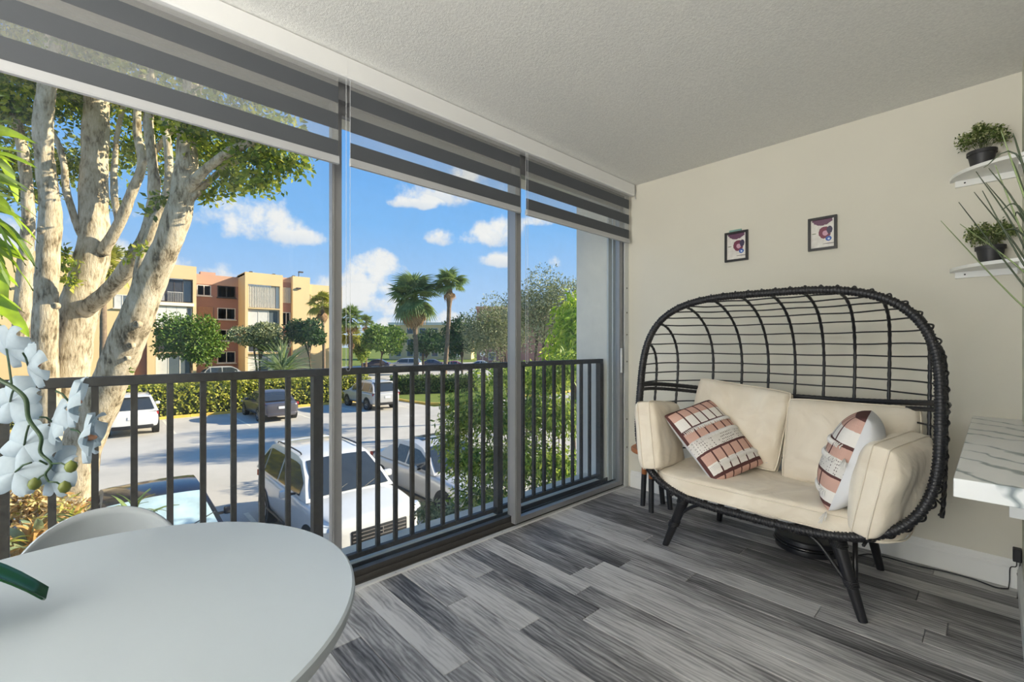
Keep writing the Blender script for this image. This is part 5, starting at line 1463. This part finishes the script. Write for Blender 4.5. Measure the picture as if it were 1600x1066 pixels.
def tree(label, px, py_c, D, rx, ry, mat_, count, size, seed, bark='bark_dark', base_px=None, lumps=12, name='tree', rdep=None, trunk_r=.16, shell=.55, droop=0, aspect=1.8, stems=1, cat='tree'):
    c = at(px, py_c, D=D); k = D / F; RX_, RZ_ = rx * k, ry * k
    b = at(base_px if base_px is not None else px, 560, D=D); b.z = GZ
    r = thing(name, label, cat, b)
    rg_ = random.Random(seed); cs = []; rr_ = []
    for i in range(lumps):
        a = rg_.uniform(0, 2 * PI); e = rg_.uniform(-.75, .95); q = rg_.uniform(.45, .72)
        hx = math.sqrt(1 - e * e)
        cs.append(c + Vector((math.cos(a) * hx * RX_ * q, math.sin(a) * hx * RX_ * q, e * RZ_ * q))); s_ = rg_.uniform(.34, .5); rr_.append((RX_ * s_, RX_ * s_, RZ_ * s_ * 1.05))
    cs.append(c); rr_.append((RX_ * .6, RX_ * .6, RZ_ * .6))
    leafcloud('foliage', cs, rr_, count, size, mat_, r, seed, aspect, shell, droop)
    for s in range(stems):
        o_ = Vector((rg_.uniform(-.5, .5), rg_.uniform(-.5, .5), 0)) * (0 if stems == 1 else RX_ * .5)
        limb_mesh([b + o_ * .25, b.lerp(c, .45) + o_ * .6, c + o_], trunk_r, trunk_r * .5, seed + s, 9).build('trunk', bark, r, smooth='full')
    for i in range(min(lumps, 6)):
        limb_mesh([b.lerp(c, .55), b.lerp(c, .8).lerp(cs[i], .4), cs[i]], trunk_r * .45, trunk_r * .18, seed + 20 + i, 6).build('branch', bark, r, smooth='full')
    return r
tree('dense rounded green tree in front of the cream apartment block', 295, 532, 44, 50, 44, 'leaf_green', 9000, .30, 31, base_px=300, lumps=16, trunk_r=.18)
tree('grey-green feathery tree in front of the striped shutters', 408, 527, 42, 44, 27, 'leaf_olive', 6000, .24, 32, lumps=14, trunk_r=.14, stems=2)
tree('dark green bushy tree beside the grey-green feathery one', 480, 524, 43, 34, 28, 'leaf_dark', 5000, .26, 33, lumps=12, trunk_r=.13, base_px=488)
tree('round green tree on the verge beside the silver minivan', 600, 533, 58, 38, 27, 'leaf_green', 6000, .36, 34, lumps=13, base_px=592)
tree('small yellow-green tree on the verge beside two low palms', 566, 545, 62, 18, 24, 'leaf_shrub', 2500, .34, 35, lumps=8)
tree('dark spreading tree with forked trunk behind the two palms', 668, 540, 60, 30, 24, 'leaf_dark', 4500, .34, 36, lumps=12, stems=2, base_px=663)
tree('dark green tree beside the brown brick building', 722, 528, 44, 34, 40, 'leaf_dark', 6000, .24, 37, lumps=12)
tree('grey-green olive-like tree in front of the brown brick building', 778, 512, 23, 62, 62, 'leaf_olive', 9000, .13, 38, lumps=18, base_px=800, stems=2, trunk_r=.09, aspect=2.4)
tree('tall grey-green olive-like tree beside the balcony fin wall', 862, 492, 20, 78, 74, 'leaf_olive', 13000, .12, 39, lumps=22, base_px=835, stems=3, trunk_r=.09, aspect=2.4)
tree('bright lime-green tree reaching up beside the balcony fin wall', 900, 520, 8.2, 70, 80, 'leaf_bright', 9000, .12, 40, lumps=14, base_px=895, trunk_r=.05, droop=.8, aspect=3.0, shell=.3)
tree('leafy tree screening the lawn behind the lime-green one', 820, 590, 15, 90, 30, 'leaf_shrub', 4500, .12, 45, lumps=14, trunk_r=.06, stems=2)

def shrub(label, blobs, count, size, mat_, seed, aspect=3.2, droop=.5, base=None, stems=9, name='shrub'):
    cs = [at(a, b, D=d) for (a, b, d, r) in blobs]
    b0 = base; r = thing(name, label, 'shrub', b0)
    leafcloud('foliage', cs, [(q, q, q * .85) for (_, _, _, q) in blobs], count, size, mat_, r, seed, aspect, .2, droop)
    rg_ = random.Random(seed)
    for i in range(stems):
        c = cs[i % len(cs)]; s0 = b0 + Vector((rg_.uniform(-.3, .3), rg_.uniform(-.3, .3), 0))
        limb_mesh([s0, s0.lerp(c, .5) + Vector((0, 0, .3)), c], .022, .008, seed + i, 6).build('stem', 'bark_dark', r, smooth='full')
    return r
bs_ = at(815, 640, D=6.6); bs_.z = GZ + .03
shrub('tall feathery green shrub growing up against the balcony railing', [(720, 660, 7.2, .40), (750, 640, 7.0, .42), (790, 650, 6.8, .5), (840, 640, 6.8, .5), (880, 650, 6.6, .42), (730, 720, 6.8, .42), (780, 720, 6.6, .5), (830, 720, 6.5, .5), (875, 730, 6.4, .42), (745, 780, 6.4, .42), (790, 800, 6.2, .45), (850, 800, 6.2, .45), (885, 800, 6.2, .4), (715, 630, 7.4, .3), (860, 590, 6.9, .35), (890, 570, 6.8, .35), (700, 690, 7.1, .25), (820, 860, 6, .5)], 24000, .085, 'leaf_shrub', 51, base=bs_)
bs_ = at(690, 800, D=5.9); bs_.z = GZ + .03
shrub('low dusty green shrub at the foot of the feathery one', [(700, 815, 6.0, .30), (740, 830, 5.8, .32), (670, 800, 6.3, .22), (720, 870, 5.6, .35), (770, 860, 5.6, .35)], 5000, .08, 'leaf_olive', 52, base=bs_, stems=5)

# ---- palms
def fan(R, nb=20, spread=150, droop=.35, seed=0, mat_='frond_green'):
    mb = MB(); rg_ = random.Random(seed)
    Lp = R * .42
    mb.tube([(0, 0, 0), (Lp * .5, 0, .06 * R), (Lp, 0, .05 * R)], [.03 * R, .022 * R, .018 * R], 5)
    for k in range(nb):
        a = math.radians(-spread / 2 + spread * k / (nb - 1)) + rg_.uniform(-.03, .03); l = R * .58 * (1 - .22 * abs(2 * k / (nb - 1) - 1)) * rg_.uniform(.9, 1.05)
        wd = R * .042; c_, s_ = math.cos(a), math.sin(a); nx, ny = -s_ * wd, c_ * wd
        dz = droop * l
        p0 = (Lp, 0, .05 * R); m0 = (Lp + c_ * l * .55, s_ * l * .55, .05 * R - dz * .12); e0 = (Lp + c_ * l, s_ * l, .05 * R - dz)
        mb.add([p0, (m0[0] + nx, m0[1] + ny, m0[2] + wd * .5), (m0[0], m0[1], m0[2] - wd * .2), (m0[0] - nx, m0[1] - ny, m0[2] + wd * .5), e0], [(0, 1, 2), (0, 2, 3), (1, 4, 2), (2, 4, 3)])
    return mb.mesh('frond', mat_)
def fanpalm(label, px, crown_py, D, R, nl, nd, seed, mat_='frond_green', el=(-35, 85), trunk_r=.16, group=None, bulge=False, base_px=None, lower=(-80, -45)):
    c = at(px, crown_py, D=D); b = at(base_px or px, 560, D=D); b.z = GZ
    r = thing('palm_tree', label, 'palm', b, 0, group)
    P = smoothpath([b, b.lerp(c, .5) + Vector((.1, .05, 0)), c], 12); n = len(P)
    RR = []
    for i in range(n):
        f = i / (n - 1); q = trunk_r * (1.15 - .25 * f) * (1 + .06 * (i % 2))
        if bulge: q *= 1 + .75 * math.exp(-((f - .86) / .07) ** 2)
        RR.append(q)
    MB().tube(P, RR, 10).build('trunk', 'palm_bark', r, smooth='full')
    live = [fan(R, 18, 190, d_, seed + i, mat_) for i, d_ in enumerate((.15, .35, .6))]; dead = fan(R * .85, 14, 110, .5, seed + 9, 'frond_dead')
    rg_ = random.Random(seed)
    for k in range(nl + nd):
        isd = k >= nl
        az = rg_.uniform(0, 2 * PI); q = rg_.random(); e = math.radians(el[0] + (el[1] - el[0]) * q) if not isd else math.radians(rg_.uniform(*lower))
        ob = bpy.data.objects.new('frond', dead if isd else live[k % 3]); COL.objects.link(ob); ob.parent = r
        ob.location = c - r.location + Vector((0, 0, -.25 if isd else rg_.uniform(-.1, .15)))
        ob.rotation_euler = Euler((rg_.uniform(-.4, .4), -e, az), 'XYZ'); s_ = rg_.uniform(.85, 1.1); ob.scale = (s_, s_, s_)
    return r
fanpalm('full fan palm with a skirt of brown dead fronds beside the far road', 646, 468, 42, 2.9, 42, 26, 61, el=(-50, 85), trunk_r=.20, base_px=650)
fanpalm('slim tall fan palm with a neat crown and swollen neck', 703, 446, 42, 1.85, 34, 2, 62, el=(-25, 80), trunk_r=.19, bulge=True, base_px=693, lower=(-70, -50))
fanpalm('low bushy palm against the end wall of the apartment block', 503, 478, 50, 2.0, 26, 12, 63, 'frond_yellow', (-40, 80), .16, base_px=506)
fanpalm('small green palm beside the far verge', 548, 499, 56, 2.0, 24, 8, 64, 'frond_green', (-40, 80), .15)
fanpalm('yellow-green low palm under the small green palm', 546, 525, 60, 1.9, 24, 2, 65, 'frond_yellow', (-50, 80), .15)
fanpalm('slender palm between the apartment end wall and the far road', 572, 505, 70, 1.6, 20, 6, 66, 'frond_green', (-30, 80), .13)
fanpalm('yellow-green palm behind the big pale trunks', 160, 420, 34, 2.2, 30, 14, 67, 'frond_yellow', (-60, 80), .2)
# pale spiky palmetto behind the hedge
def strap(L_, wd, arch, mat_):
    def fn(a, b):
        u = 2 * a - 1; wv2 = wd * (1 - b ** 2.2) * (.5 + .5 * min(1, b * 5))
        return Vector((b * L_ * (1 - .12 * b), u * wv2 * .5, arch * L_ * (math.sin(b * PI * .75) * .5 - .35 * b * b) + abs(u) * wd * .12))
    return MB().grid(fn, 2, 7).mesh('leaf', mat_, 'full')
def strapplant(name, label, base, n, L_, wd, mats, seed, el=(5, 80), arch=.5, cat='plant', group=None, stem=True):
    r = thing(name, label, cat, base, 0, group); rg_ = random.Random(seed)
    ms = [strap(L_ * s_, wd, arch * q, mats[i % len(mats)]) for i, (s_, q) in enumerate(((1, 1), (.85, 1.3), (1.1, .7), (.7, .4)))]
    if stem: MB().lathe([(.0, -.02), (wd * 1.6, 0), (wd * 1.9, L_ * .08), (wd, L_ * .16), (0, L_ * .18)], base, 10).build('crown', 'bark_dark', r, smooth='full')
    for k in range(n):
        ob = bpy.data.objects.new('leaf', ms[k % 4]); COL.objects.link(ob); ob.parent = r; ob.location = (0, 0, L_ * .08)
        ob.rotation_euler = Euler((rg_.uniform(-.3, .3), -math.radians(rg_.uniform(*el)), rg_.uniform(0, 2 * PI)), 'XYZ')
    return r
b_ = at(442, 600, D=35); b_.z = GZ
strapplant('palmetto', 'pale silvery spiky palmetto clump rising behind the hedge', b_ + Vector((0, 0, 1.5)), 130, 2.9, .20, ['frond_pale', 'frond_pale', 'frond_green', 'frond_pale'], 71, (0, 85), .25)
MB().tube([b_, b_ + Vector((0, 0, 1.55))], .3, 10).build('trunk', 'palm_bark', bpy.data.objects['palmetto'])
# planting at the foot of the big tree
for (px, py, D, n, L_, wd, mats, lab, sd_) in ((205, 800, 4.6, 20, .46, .065, ['frond_yellow', 'frond_pale', 'frond_green', 'frond_yellow'], 'yellow-green strap-leaved plant in the bed in front of the black car', 81), (118, 815, 4.9, 22, .52, .07, ['frond_yellow', 'frond_green', 'leaf_dry', 'frond_yellow'], 'strap-leaved plant with some dry leaves at the foot of the big tree', 82),
                                            (55, 835, 5.2, 24, .55, .12, ['leaf_dry', 'leaf_dry', 'frond_pale', 'leaf_dry'], 'clump of broad tan dried leaves at the foot of the big tree', 83), (-5, 850, 4.9, 18, .48, .10, ['leaf_dry', 'frond_yellow', 'frond_pale', 'leaf_dry'], 'mixed tan and green leafy clump under the railing', 84)):
    q = at(px, py, D=D); b_ = Vector((q.x, q.y, GZ)); hgt = max(.1, q.z - GZ - .25)
    r = strapplant('bed_plant', lab, b_, n, L_, wd, mats, sd_, (-5, 75), .6, stem=False)
    for ch_ in kids(r): ch_.location.z += hgt
    MB().tube([b_, b_ + Vector((.03, 0, hgt * .6)), b_ + Vector((0, 0, hgt + .06))], [.05, .04, .032], 8).build('stem', 'bark_dark', r, smooth='full')
# broad lime leaves beside the big tree (left edge)
bq = at(-150, 560, D=6.4); bb = Vector((bq.x, bq.y, GZ))
bl = thing('broadleaf_plant', 'tall plant with long arching lime-green leaves beside the big tree', 'plant', bb)
LV = [((-120, 330), (52, 300)), ((-120, 330), (60, 380)), ((-120, 300), (45, 240)), ((-110, 350), (58, 420)), ((-110, 280), (20, 190)), ((-120, 380), (40, 345)), ((-100, 330), (58, 340)), ((-100, 420), (30, 450)), ((-100, 480), (48, 530)), ((-110, 250), (30, 280)), ((-100, 400), (52, 455)), ((-130, 360), (10, 420)), ((-130, 230), (15, 150)), ((-120, 300), (62, 265))]
rgl = random.Random(77)
LV = LV + [((a[0] + rgl.uniform(-30, 40), a[1] + rgl.uniform(-60, 60)), (b[0] + rgl.uniform(-45, 6), b[1] + rgl.uniform(-50, 50))) for (a, b) in LV for _ in range(2)]
for k, (a, b) in enumerate(LV):
    d0, d1 = 6.4, 6.2 + .5 * ((k * 7) % 5) / 5
    p0, p1 = at(*a, D=d0), at(*b, D=d1); L_ = (p1 - p0).length; dx = (p1 - p0).normalized(); up = Vector((0, 0, 1)); sd_ = dx.cross(up).normalized(); upv = sd_.cross(dx)
    roll = Quaternion(dx, (k % 5 - 2) * .45); wd = .15 + .05 * (k % 3)
    def fn(u_, s_):
        u = 2 * u_ - 1; wv2 = wd * math.sin(PI * min(1, .06 + .94 * s_)) ** .7
        return p0 + dx * (s_ * L_) + upv * (.22 * L_ * math.sin(PI * s_)) + (roll @ (sd_ * u * wv2 * .5 + upv * (abs(u) * wv2 * .14))) + sd_ * (.012 * math.sin(s_ * 30) * u)
    MB().grid(fn, 4, 14).build('leaf', 'leaf_broad' if k % 3 else 'frond_green', bl, smooth='full')
MB().tube([bb, at(-145, 480, D=6.4), at(-125, 380, D=6.4), at(-118, 300, D=6.4)], [.11, .09, .08, .05], 10).build('stem', 'frond_green', bl, smooth='full')

leafmat('leaf_tan', [lin(168, 128, 74), lin(206, 170, 112), lin(230, 206, 158), lin(176, 176, 84)], trans=.35)
bs_ = at(48, 820, D=5.9); bs_.z = GZ + .03
shrub('pale tan and yellow dried foliage heaped at the foot of the big tree', [(20, 790, 6.2, .30), (70, 785, 6.3, .28), (105, 800, 6.2, .24), (35, 850, 5.9, .34), (95, 850, 5.9, .30), (5, 745, 6.4, .22), (45, 745, 6.5, .2)], 3600, .10, 'leaf_tan', 91, aspect=2.6, droop=.3, base=bs_, stems=7)
